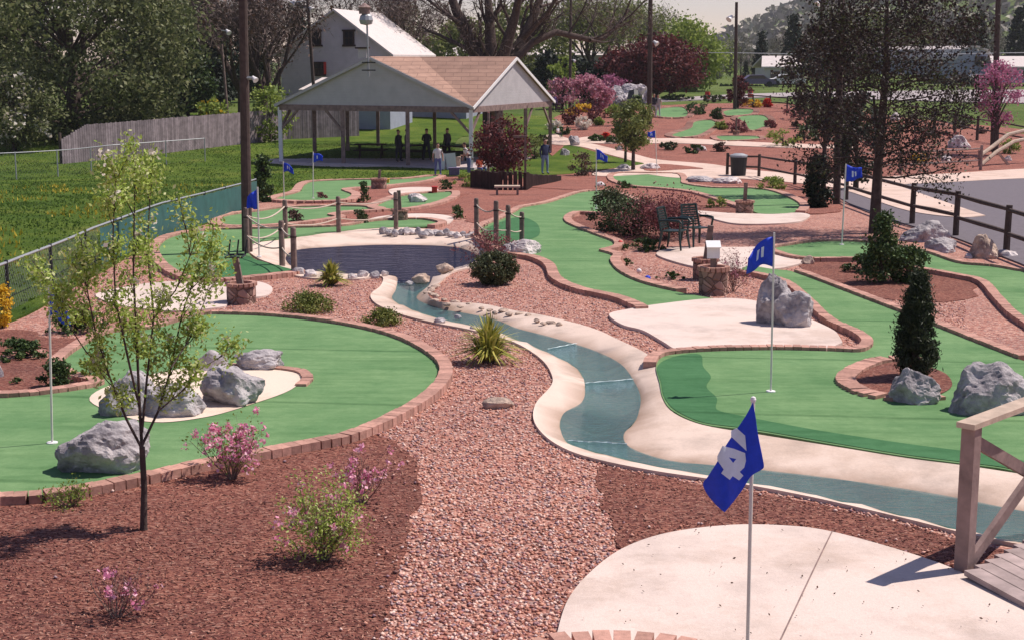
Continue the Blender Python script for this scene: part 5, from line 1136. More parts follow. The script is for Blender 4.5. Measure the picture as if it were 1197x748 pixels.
# chain link fences
def chain(path, h, label, screen=None, group=None, post_at=None, wire=.11, wr=.0022):
    pts = [P(*p, 0) for p in path]; root = empty('chain_link_fence', pts[0], label, 'fence'); seg_ = []; S = [0]
    for i in range(len(pts)-1): S.append(S[-1]+(pts[i+1]-pts[i]).length)
    def pos(s):
        i = min(len(pts)-2, max(0, int(np.searchsorted(S, s))-1)); t = (s-S[i])/(S[i+1]-S[i]); p = pts[i].lerp(pts[i+1], t); p.z = float(g(p.y)); return p
    tot = S[-1]; mb = MB(); mb.tube([pos(tot*i/40)+Vector((0,0,h)) for i in range(41)], .025, 6); mb.build('top_rail', M['metal'], root)
    n_ = int(tot/2.6)
    for i in range(n_+1): p = pos(tot*i/n_); mb = MB(); mb.tube([p-Vector((0,0,.1)), p+Vector((0,0,h+.04))], .032, 7); mb.build('fence_post', M['metal'] if not screen or pos(tot*i/n_).x < screen[2] else M['black'], root)
    mb = MB(); k_ = int(tot/wire); hk = h/wire
    for i in range(-int(hk), k_):
        for sgn in (1, -1):
            s0 = i*wire; s1 = s0+h; a0, a1 = max(0, s0), min(tot, s1)
            if a1 <= a0: continue
            za = (a0-s0); zb = (a1-s0)
            if sgn < 0: za, zb = h-za, h-zb
            mb.tube([pos(a0)+Vector((0,0,za)), pos(a1)+Vector((0,0,zb))], wr, 3, cap=False)
    mb.build('wire_mesh', M['wire'], root)
    if screen:
        mb = MB(); s0, s1 = screen[0]*tot, screen[1]*tot; vs = []; n2 = 90
        for i in range(n2+1):
            p = pos(s0+(s1-s0)*i/n2)+Vector((.05,-.10,0))+Vector((0,.02*math.sin(i*1.1),0)); vs += [p+Vector((0,0,.03)), p+Vector((0,0,h-.03-.02*abs(math.sin(i*.55))))]
        mb.add(vs, [(2*i, 2*i+2, 2*i+3, 2*i+1) for i in range(n2)]); mb.build('screen', M['screen'], root)
    return root
chain([(-60,398),(0,372),(60,342),(110,315),(150,297),(190,278),(240,262),(286,246),(300,240)], .84, 'chain link fence with dark green screen along the left greens', screen=(.34,1.,-9))
chain([(-60,218),(0,213),(79,207),(130,200),(175,196),(240,190)], 1.3, 'low bare chain link fence crossing the left lawn', wire=.2)
# split rail fences
def railf(pts, label, h=1.1, r=.075, rails=(.9,.45), mat='pole', ends=True):
    P_ = [P(*p, 0) for p in pts]; root = empty('split_rail_fence', P_[0], label, 'fence')
    for p in P_: mb = MB(); mb.tube([p-Vector((0,0,.1)), p+Vector((0,0,h*.5)), p+Vector((.01,0,h))], [r*1.05,r,r*.95], 8); mb.build('fence_post', M[mat], root)
    for i in range(len(P_)-1):
        for z in rails: mb = MB(); a, b_ = P_[i]+Vector((0,0,h*z+random.uniform(-.03,.03))), P_[i+1]+Vector((0,0,h*z+random.uniform(-.03,.03))); mb.tube([a, a.lerp(b_,.5)+Vector((0,0,random.uniform(-.02,.02))), b_], [.045,.055,.045], 7); mb.build('rail', M[mat], root)
    return root
railf([(850,206),(887,208),(929,217),(989,235),(1066,263),(1117,277),(1176,300),(1245,326)], 'dark split rail fence between the mini golf course and the parking lot', 1.12)
railf([(990,208),(1052,205),(1146,200)], 'weathered rail fence behind the parking lot, lower right bed', 1.3, .08, (.85,.4), 'rail')
railf([(1030,150),(1070,147),(1092,153),(1116,158),(1142,165),(1165,169),(1200,176)], 'dark rail fence at the far side of the right back bed', 1.6, .1, (.85,.45))
railf([(862,124),(880,125),(900,126),(920,128),(950,132),(985,138)], 'small far rail fence behind the yellow and red flowers', 1.0, .07)
# footbridge handrail at right edge
fb = empty('footbridge', P(1148,199,0), 'pair of pale curved handrails of a footbridge at the right edge', 'footbridge')
for k_, (pts) in enumerate([[(1146,182),(1160,172),(1178,158),(1210,150)],[(1147,193),(1165,178),(1185,166),(1215,160)]]):
    Yb_ = 77; mb = MB(); mb.tube([at(x, y, Yb_+i*.8) for i, (x, y) in enumerate(pts)], .11, 8); mb.build('handrail', M['railtop'], fb)
mb = MB(); mb.tube([at(1146,199,77), at(1146,176,77)], .12, 8); mb.build('post', M['rail'], fb); mb = MB(); mb.bar(at(1166,178,78), at(1182,197,78), .12, .12); mb.build('brace', M['railtop'], fb)
# ------------------------------------------------------------------ rope posts
def ropes(posts, label, lab2, conn=None):
    PP = []
    for i, (px, py, top) in enumerate(posts):
        b_ = P(px, py, .03); h = at(px, top, b_.y).z-b_.z; root = empty('rope_post', b_, lab2[i], 'post', None)
        mb = MB(); mb.tube([b_-Vector((0,0,.1)), b_+Vector((0,0,h-.03)), b_+Vector((0,0,h))], [.062,.058,.045], 10); mb.build('shaft', M['wood'], root)
        mb = MB(); mb.lathe([(.068,h*.78),(.068,h*.81)], b_, 12); mb.build('collar', M['darkwood'], root); PP.append((b_, h))
    rr = empty('rope', PP[0][0]+Vector((0,0,.8)), label, 'rope')
    for a, b_ in (conn or [(i, i+1) for i in range(len(PP)-1)]):
        for f in (.84, .40):
            p, q = PP[a][0]+Vector((0,0,PP[a][1]*f)), PP[b_][0]+Vector((0,0,PP[b_][1]*f)); L_ = (q-p).length
            mb = MB(); mb.tube([p.lerp(q, t/14)-Vector((0,0,.16*L_*4*(t/14)*(1-t/14)*.35)) for t in range(15)], .017, 6); mb.build('strand', M['rope'], rr)
    return PP
ropes([(289,297,243),(344,320,266),(330,310,258),(334,279,234),(396,272,230),(463,268,225)], 'cream ropes strung between the wooden posts left of and behind the pond',
   ['rope post at the foot of the nearest utility pole','nearest rope post of the pair at the left end of the pond','rope post just left of the nearest one at the pond','rope post behind the pair at the left end of the pond','lone rope post behind the middle of the pond','rope post at the small stone planter behind the pond'], [(0,2),(2,1),(0,3),(3,4),(4,5)])
ropes([(557,279,232),(580,290,235),(594,288,240),(610,284,248)], 'cream ropes sagging between the four posts right of the pond',
   ['leftmost rope post of the four right of the pond','second rope post from the left, right of the pond','third rope post from the left, right of the pond','rightmost rope post, beside the white rock'])
# ------------------------------------------------------------------ poles
def pole(px, py, tx, ty, r, label, Y=None, lamps=(), mat='pole', arm=None):
    b_ = P(px, py, 0) if Y is None else far(px, py, Y); t = at(tx, ty, b_.y); root = empty('utility_pole', b_, label, 'pole')
    if Y is not None: b_.x = at(px, py, Y).x; root.location = b_; W[root.name] = b_
    mb = MB(); mb.tube([b_-Vector((0,0,.2)), b_.lerp(t,.5), t], [r*1.15, r, r*.82], 12); mb.build('shaft', M[mat], root)
    for lx, ly, w_ in lamps:
        c = at(lx, ly, b_.y-.1); s = sz(w_, b_.y); sx = 1 if lx > tx else -1; p0 = at(tx, ly-1, b_.y)
        mb = MB(); mb.tube([p0, c], .04, 5); o = mb.build('lamp_bracket', M['metal'], root)
        mb = MB(); d = Vector((sx*.6, -.5, -.62)).normalized(); mb.tube([c-d*s*.4, c-d*s*.1, c+d*s*.35, c+d*s*.5], [s*.16, s*.25, s*.42, s*.45], 12); mb.build('floodlight', M['white'], root)
    return root
pole(289,296,283,-70,.105,'thick brown utility pole standing by the green on the left, nearest of all poles', lamps=[(297,92,8)])
pole(367,0,355,-60,.11,'slim black pole with two white floodlights in front of the white house',Y=100,lamps=[(343,3,8),(363.5,10,8)])
pole(263,0,259,52,.09,'thin pale pole with a lamp before the dark spruces',Y=96,lamps=[(266,37,7)], mat='wood')
pole(666,128,668,-50,.11,'thin dark pole rising from the pink azaleas', lamps=[(671,71,4)])
pole(759,146,761,-60,.17,'tall brown pole in the centre beside the rock waterfall', lamps=[(766,50,7)])
pole(859,129,861,3,.14,'dark pole with one floodlight above the far greens', lamps=[(854,21,8)])
pole(958,0,964,-60,.13,'dark pole with a reddish lamp left of the tall foreground pole',Y=118,lamps=[(957,3,7)])
pole(978,240,985,-80,.11,'tall foreground pole rising among the dark trees on the right')
pole(1161,178,1169,-60,.17,'thick brown pole leaning slightly behind the pink redbud')
pole(788,0,788,33,.16,'small distant pole above the lime green tree',Y=190)
pole(767,0,767,36,.14,'small distant pole right of the tall centre pole',Y=190)
mb = MB(); mb.tube([at(668+i*26.6, 62-1.5*math.sin(i/20*math.pi*3)**2*-1, 150-i*.5) for i in range(21)], .035, 4); tag(mb.build('power_line', M['metal']), 'thin power line crossing the woods on the right', 'power line')
# ------------------------------------------------------------------ flags
def flag(px, py, tx, ty, label, side=-1, droop=.5, mark=True, fh=.32, fl=.34, seed=1, hw_=None):
    b_ = P(px, py, .05); t = at(tx, ty, b_.y); root = empty('golf_flag', b_, label, 'flag')
    mb = MB(); mb.tube([b_, b_.lerp(t, .5), t], .0115 if b_.y < 25 else .018, 8); mb.build('pole', M['pvc'], root)
    mb = MB(); mb.lathe([(.055,-.012),(.055,.006),(.05,.008)], b_, 16); mb.build('cup', M['white'], root)
    ax = (b_-t).normalized(); t0 = t+ax*.03; N = 12; vs = []
    def S(u, v):
        q = t0+ax*(v*fh*(1-u*.45)+u**1.35*droop*fl+.02*math.sin(u*6+seed)); x = side*u*fl*math.cos(droop*.5)
        return q+Vector((x, .06*math.sin(u*9+v*2.6+seed)*u**.7, 0))
    for i in range(N+1):
        for j in range(7): vs.append(S(i/N, j/6))
    mb = MB(); mb.add(vs, [(i*7+j, (i+1)*7+j, (i+1)*7+j+1, i*7+j+1) for i in range(N) for j in range(6)])
    o = mb.build('cloth', M['blue'], root, shade=True); s = o.modifiers.new('Solid', 'SOLIDIFY'); s.thickness = .003
    if mark:
        for off in (-.006, .006):
            mb = MB()
            def strip(u0, v0, u1, v1, w_=.07):
                d = Vector((u1-u0, v1-v0)); d.normalize(); nn = Vector((-d.y, d.x))*w_; n2 = 6; q = []
                for k in range(n2+1):
                    u, v = u0+(u1-u0)*k/n2, v0+(v1-v0)*k/n2; q += [S(u+nn.x, v+nn.y)+Vector((0,off,0)), S(u-nn.x, v-nn.y)+Vector((0,off,0))]
                mb.add(q, [(2*k, 2*k+1, 2*k+3, 2*k+2) for k in range(n2)])
            strip(.42,.28,.42,.70,.045); strip(.56,.30,.62,.68,.045) if seed > 1 else None
            mb.build('marking', M['mark'], o)
    return root
flag(901,457,905,272,'blue flag on the broad right green, white marking, before the tall boulder',-1,.75,True,.36,.33,seed=2)
flag(61,517,57,331,'blue flag on a white pole at the left edge of the big left green',1,1.1,False,.3,.22,seed=3)
flag(366,232,366,178,'farther of two small blue flags at the lawn edge, beside the pavilion path',1,.3,True,.32,.34,seed=1)
flag(332,234,331,189,'nearer of two small blue flags at the lawn edge',1,.6,True,.32,.36,seed=2)
flag(697,244,697,174,'blue flag with white marking at the head of the long winding green',1,.55,True,.34,.36,seed=3)
flag(768,204,766,153,'blue flag standing in the upper middle near the sapling',-1,.15,True,.36,.38,seed=4)
flag(984,286,989,192,'blue flag with pale emblem next to the right dark trunk',1,.2,True,.40,.38,seed=5)
flag(303,300,301,219,'blue flag hanging half hidden behind the nearest utility pole',-1,.8,False,.45,.25,seed=6)
# near flag, number 4
YF = 6.0; b_ = Vector((at(868,900,YF).x, YF, float(g(YF))+.05)); root = empty('golf_flag', b_, 'large near blue flag with a white number 4 hanging limp on its pole', 'flag')
mb = MB(); tp = at(880.5,467,YF); pa = at(880.3,476,YF); pbm = at(874,748,YF); dirp = (pbm-pa).normalized(); bot = pa+dirp*((pa.z-b_.z)/-dirp.z)
root.location = bot; W[root.name] = bot.copy()
mb.tube([bot, tp], .0082, 12); mb.build('pole', M['pvc'], root)
mb = MB(); mb.lathe([(.0,-.012),(.011,-.008),(.013,.002),(.009,.012),(.0,.016)], tp, 12); mb.build('cap', M['white'], root)
mb = MB(); mb.lathe([(.055,-.012),(.055,.006),(.05,.008)], bot, 16); mb.build('cup', M['white'], root)
def fold(px, py):
    # cloth wraps behind the pole: a soft fold at px~878, ripples outwards
    d = (px-879)/60.; return -.020+.030*math.sin(abs(d)*6.5+(py-470)*.012)*min(1, abs(d)*2.2)-.012*min(1, abs(d)*3)
def FP(px, py, o=0.): return at(px, py, YF+fold(px, py)+o)
lft = [(880,470),(872,485),(860,503),(848,521),(838,540),(828,556),(822,565),(827,577),(838,590),(847,598)]
rgt = [(880,470),(883,486),(885,502),(888,518),(891,532),(893,545),(889,549),(878,556),(866,574),(847,598)]
Lc = curve(lft, False, 9); Rc = curve(rgt, False, 9); Rc[:] = [np.array([max(r[0], l[0]+.2), r[1]]) for l, r in zip(Lc, Rc)]
vs = []; nn = 41
for l, r in zip(Lc, Rc):
    for j in range(nn): t = j/(nn-1); vs.append(FP(l[0]*(1-t)+r[0]*t, l[1]*(1-t)+r[1]*t))
mb = MB(); m_ = len(Lc); mb.add(vs, [(i*nn+j, i*nn+j+1, (i+1)*nn+j+1, (i+1)*nn+j) for i in range(m_-1) for j in range(nn-1)])
cl = mb.build('cloth', M['blue'], root, shade=True); s = cl.modifiers.new('Solid', 'SOLIDIFY'); s.thickness = .0025
def patch(o):
    mb = MB()
    for outer, hole in NUM:
        loops = [np.array(outer, float)]+([np.array(hole, float)] if hole else []); pts = []; ed = []
        for lp in loops:
            b0 = len(pts); dl = [tuple(lp[i]*(1-t)+lp[(i+1) % len(lp)]*t) for i in range(len(lp)) for t in np.linspace(0, 1, 8)[:-1]]
            pts += dl; ed += [(b0+i, b0+(i+1) % len(dl)) for i in range(len(dl))]
        lp = loops[0]; gx, gy = np.meshgrid(np.arange(lp[:,0].min(), lp[:,0].max(), 1.3), np.arange(lp[:,1].min(), lp[:,1].max(), 1.3)); gx, gy = gx.ravel(), gy.ravel(); k = inpoly(gx, gy, lp)
        pts += list(zip(gx[k].tolist(), gy[k].tolist())); r_ = delaunay_2d_cdt([Vector(p) for p in pts], ed, [], 0, 1e-4)
        V_ = [tuple(v) for v in r_[0]]; F_ = []
        for f in r_[2]:
            c = [sum(V_[i][0] for i in f)/3], [sum(V_[i][1] for i in f)/3]
            if inpoly(*c, loops[0])[0] and not (hole and inpoly(*c, loops[1])[0]): F_.append(f)
        mb.add([FP(p[0], p[1], o) for p in V_], F_)
    return mb.build('number', M['mark'], cl)
NUM = [([(854.6,503),(861,499.7),(871,508.6),(872.6,526.6),(854.6,509.8)], None),
  ([(844.5,520.6),(858,524),(871,529),(872,538),(870,546),(864.7,551),(869,555.5),(864,561),(856.5,556),(853,560.3),(843,552.6),(846,548.3),(838.5,537.5),(838.5,532.6)], [(852,534),(860.6,536),(857,540.6)])]
for o__ in (-.005, .005): patch(o__)
# ------------------------------------------------------------------ stone planters with posts
def planter(px, py, wpx, hpx, label, post=None, sign=None, tray=None, cat='planter'):
    b_ = P(px, py, 0); r = sz(wpx, b_.y)*.5; h = sz(hpx, b_.y)*.92; b_.y += r; b_.z = float(g(b_.y)); root = empty('stone_planter', b_, label, cat)
    mb = MB(); mb.lathe([(r*.9,-.05),(r*.92,h*.5),(r*.9,h*.86)], b_, 26); mb.build('base', M['planter'], root, shade=False)
    mb = MB(); n_ = 18
    for i in range(n_):
        a = 6.283*i/n_; mb.box(b_+Vector((math.cos(a)*r*.86, math.sin(a)*r*.86, h*.93)), (r*.3, 6.283*r*.86/n_-.012, h*.15), a)
    mb.build('rim', M['brick'], root); mb = MB(); mb.lathe([(r*.78,h*.80),(r*.3,h*.86),(.01,h*.87)], b_, 18); mb.build('soil', M['soil'], root)
    if post:
        t = at(post[0], post[1], b_.y); mb = MB(); mb.bar(b_+Vector((0,0,h*.7)), t, .10, .10); p_ = mb.build('post', M['wood'], root)
        for s in sign or []:
            c = at(s[0], s[1], b_.y-.09-(.02 if s[4] else 0)); w_, h_ = sz(s[2], b_.y), sz(s[3], b_.y); Mx = Matrix.Rotation(R(-60 if s[4] else -8), 3, 'X')
            mb = MB(); mb.box(c, (w_,.025 if not s[4] else .02,h_ if not s[4] else h_*1.9), M=Mx); mb.build('sign', M['white'], p_)
        if tray:
            mb = MB(); w_ = sz(22, b_.y); 
            for k in (-1, 1): mb.tube([t+Vector((-w_*.45,.0+k*.16,.02)), t+Vector((w_*.45,k*.16,.02))], .018, 6)
            for k in (-.45,0,.45): mb.tube([t+Vector((w_*k,-.16,.02)), t+Vector((w_*k,.16,.02)), t+Vector((w_*k+.03,.2,.28))], .015, 6)
            mb.build('rack', M['black'], p_)
    return root
planter(279,357,38,27,'round stone planter with a leaning post and black wire rack, left of the pond',(275,301),tray=True)
planter(836,347,38,37,'round stone planter in front of the chairs, post with two white signs',(834,290),[(834,286,17,7,1),(834,295,15,15,0)])
planter(826,329,32,28,'second stone planter half hidden behind the one with signs',(831,264))
planter(872,251,23,17,'small stone planter with a wooden post near the upper right green',(872,214))
planter(467,260,20,15,'small stone planter with leaning post behind the pond',(466,223))
planter(442,222,20,14,'small stone planter in the bed beside the yellow box',(444,199))
planter(861,160,8,7,'tiny far stone planter with post among reddish bushes',(861,138))
# ------------------------------------------------------------------ plastic garden chairs
def chair(px, py, rz, label):
    b_ = P(px, py, .05); root = empty('garden_chair', (0,0,0), label, 'chair'); m_ = M['chair']
    mb = MB()
    for i in range(7): mb.box((0,-.21+i*.07,.42-.004*i), (.46,.058,.02))
    mb.box((0,.0,.41), (.44,.46,.012)); mb.build('seat', m_, root)
    mb = MB()
    for i in range(8): z = .47+i*.052; mb.box((0,.245+.045*(i/8)*2.2,z), (.44-.012*i,.018,.036))
    for s in (-1, 1): mb.bar((s*.235,.23,.40), (s*.20,.35,.92), .03, .04)
    mb.bar((-.21,.352,.90), (.21,.352,.90), .03, .05); mb.build('backrest', m_, root)
    for s in (-1, 1):
        mb = MB(); mb.tube([(s*.27,.27,.64),(s*.29,.0,.66),(s*.28,-.22,.65),(s*.27,-.27,.60)], [.026,.03,.03,.02], 8); mb.tube([(s*.27,-.24,.62),(s*.245,-.22,.42)], .024, 8); mb.build('armrest', m_, root)
        for q in (-1, 1): mb = MB(); mb.tube([(s*.23,q*.21,.43),(s*.25,q*.235,.2),(s*.27,q*.27,.0)], [.034,.028,.022], 8); mb.build('leg', m_, root)
    root.location = b_; root.rotation_euler = (0,0,rz); root.scale = (1.0,1.0,1.0); W[root.name] = b_; return root
chair(788,291,R(62),'dark green plastic garden chair, the left of the two')
chair(814,287,R(28),'dark green plastic garden chair, the right of the two, nearer the planters')
# ------------------------------------------------------------------ bits and pieces
def ball(px, py, w_, m_, label, off=.02):
    b_ = P(px, py, off); r = sz(w_, b_.y)/2; o = MB().lathe([(r*math.sin(math.pi*i/10)+.0005, -r*math.cos(math.pi*i/10)) for i in range(11)], b_+Vector((0,0,r)), 14).build('marker_ball', M[m_], None, b_, True); tag(o, label, 'ball')
ball(757,329,7,'blue','blue ball lying at the edge of the long green'); ball(725,287,6,'red','red ball on the brick edge of the island'); ball(747,320,6,'white','pale ball on the gravel above the blue ball')
b_ = P(863,207,0); bin_ = empty('litter_bin', b_, 'dark round litter bin with grey lid behind the rail fence', 'litter bin'); h = sz(27, b_.y); r = sz(10, b_.y)
MB().lathe([(r*.85,0),(r,h*.85)], b_, 18).build('body', M['black'], bin_); MB().lathe([(r*1.08,h*.85),(r*1.05,h*.93),(r*.5,h),(.01,h*1.01)], b_, 18).build('lid', M['metal'], bin_)
def boxy(px, py, w_, h_, m_, label, cat, name, off=.03, d=.4):
    b_ = P(px, py, off); w, h = sz(w_, b_.y), sz(h_, b_.y); root = empty(name, b_, label, cat)
    mb = MB(); mb.box(b_+Vector((0,0,h*.42)), (w,d,h*.84)); mb.build('body', M[m_], root); mb = MB(); mb.box(b_+Vector((0,0,h*.9)), (w*1.08,d*1.08,h*.12)); mb.build('lid', M[m_], root); return root
boxy(508,225,6,7,'red','small red box on the tee of the back green','box','tee_box',.08,.3); boxy(451,214,8,5,'yellow','small yellow box beside the back stone planter','box','tee_box',.05,.3)
boxy(531,205,12,9,'purple','low purple grey cooler on the path by the pavilion','cooler','cooler'); boxy(533,197,10,14,'railtop','stack of tan cartons beside the person at the pavilion post','carton','carton')
sb = empty('sandwich_board', P(521,199,.03), 'white folding sign board standing in front of the pavilion', 'sign'); c = W[sb.name]
for k, s in enumerate((-1, 1)): mb = MB(); mb.bar(c+Vector((s*.32,0,0)), c+Vector((s*.12+.12*s,0,.85)), .5, .04); mb.build('panel', M['white'], sb)
bd = empty('wooden_bench', P(593,228,.02), 'plain pale plank bench in front of the palisade', 'bench'); c = W[bd.name]; mb = MB(); mb.box(c+Vector((0,0,.30)), (sz(30,c.y),.5,.06)); mb.build('seat', M['railtop'], bd)
for s in (-1, 1): mb = MB(); mb.box(c+Vector((s*sz(12,c.y),0,.13)), (.08,.42,.27)); mb.build('leg', M['rail'], bd)
gf = empty('sign_frame', P(614,212,.02), 'thin wooden post with a short crossbar above the palisade', 'sign frame'); c = W[gf.name]; hh = at(0,161,c.y).z-c.z; mb = MB(); mb.bar(c, c+Vector((0,0,hh)), .1, .1); mb.build('post', M['wood'], gf); mb = MB(); mb.bar(c+Vector((.05,0,hh+.03)), c+Vector((-sz(14,c.y),0,hh+.03)), .1, .1); mb.build('crossbar', M['wood'], gf)
tr = P(571,205,.02); tk = empty('wooden_stake', tr, 'pale wooden stake supporting the dark red tree', 'stake'); mb = MB(); mb.tube([tr, at(571,131,tr.y)], .06, 7); mb.build('shaft', M['wood'], tk)
for px, py, lb in ((827,116,'left red barrel beside the far road'),(877,114,'right red barrel beside the far road, by the lamp pole')):
    b_ = P(px, py, .1); t_ = empty('red_barrel', b_, lb, 'barrel'); r = sz(3.2, b_.y); h = sz(8, b_.y); MB().lathe([(r*.9,0),(r,h*.5),(r*.9,h)], b_, 12).build('body', M['red'], t_); MB().lathe([(r*.95,h*.45),(r*1.03,h*.5),(r*.95,h*.6)], b_, 12).build('band', M['white'], t_)
def car(px, py, m_, label):
    b_ = P(px, py, .05); t_ = empty('parked_car', b_, label, 'car'); o = b_
    prof = [(-2.2,.35),(-2.2,.85),(-1.5,.95),(-.9,1.4),(.7,1.42),(1.3,.98),(2.15,.85),(2.25,.35)]
    mb = MB(); mb.prism([o+Vector((x,-.85,z)) for x, z in prof], (0,1.7,0)); mb.build('body', M[m_], t_)
    mb = MB(); mb.prism([o+Vector((x,-.865,z)) for x, z in [(-1.35,.98),(-.85,1.34),(.65,1.36),(1.15,.98)]], (0,1.73,0)); mb.build('window', M['glass'], t_)
    for x in (-1.4, 1.4):
        for s in (-.86, .86): mb = MB(); mb.tube([o+Vector((x,s-.1,.34)), o+Vector((x,s+.1,.34))], .34, 16); mb.build('wheel', M['black'], t_)
car(1121,101,'black','dark parked car in front of the blue barn, left one'); car(1143,101,'metal','grey parked car in front of the blue barn, right one'); car(920,101,'white','white parked car in front of the low far house'); car(884,102,'purple','dim purple grey parked car beyond the road beside the lamp pole')
# ------------------------------------------------------------------ near railing and deck
dk = P(1129,668,.03); YB = dk.y; rl = empty('deck_railing', dk, 'weathered wooden railing with cross brace and pale top rail at the right edge', 'railing')
edge = (P(1190,641,.05)-P(1131,669,.05)); edge.z = 0; edge.normalize(); er = math.atan2(edge.y, edge.x)
top_h = at(1129,500,YB).z-dk.z; A0 = dk+Vector((.0,.05,0)); B0 = A0+edge*1.9
for q_ in (A0, B0): mb = MB(); mb.box(q_+Vector((0,0,top_h/2-.05)), (.105,.105,top_h+.1), er); mb.build('post', M['rail'], rl)
up = Vector((0,0,1)); mb = MB(); mb.bar(A0-edge*.1+up*(top_h+.02), B0+edge*.1+up*(top_h+.02), .14, .04); mb.build('top_rail', M['railtop'], rl)
sd_ = Vector((edge.y, -edge.x, 0))*.03
for z1, z2, k in ((top_h-.1, .12, 1), (.06, top_h-.12, -1)): mb = MB(); mb.bar(A0+edge*.04+up*z1-sd_*k, B0+up*z2-sd_*k, .04, .09); mb.build('brace', M['rail'], rl)
dck = empty('deck', P(1189,690,.05), 'corner of a wooden plank deck beneath the railing', 'deck'); a0 = P(1131,671,.07); dd = (P(1189,700,.07)-a0); dd.z = 0; dd.normalize(); dp = Vector((-dd.y, dd.x, 0)); dp = dp if dp.x > 0 else -dp
mb = MB(); zt = a0.z
for i in range(9):
    s = a0+edge*(i*.155+.08); s.z = zt; e = s+dd*2.6; mb.bar(s, e, .145, .04)
mb.build('planks', M['deck'], dck)
# control joint in the tee slab
j0, j1 = P(973,620,.036), P(912,748,.036); mb = MB(); j2 = j1+(j1-j0).normalized()*1.5; n_ = 30; vs = []
for i in range(n_+1):
    p = j0.lerp(j2, i/n_); p.z = float(g(p.y))+.0365; vs += [p+Vector((-.006,0,0)), p+Vector((.006,0,0))]
mb.add(vs, [(2*i,2*i+1,2*i+3,2*i+2) for i in range(n_)]); o = mb.build('slab_joint', M['rail'], tee)
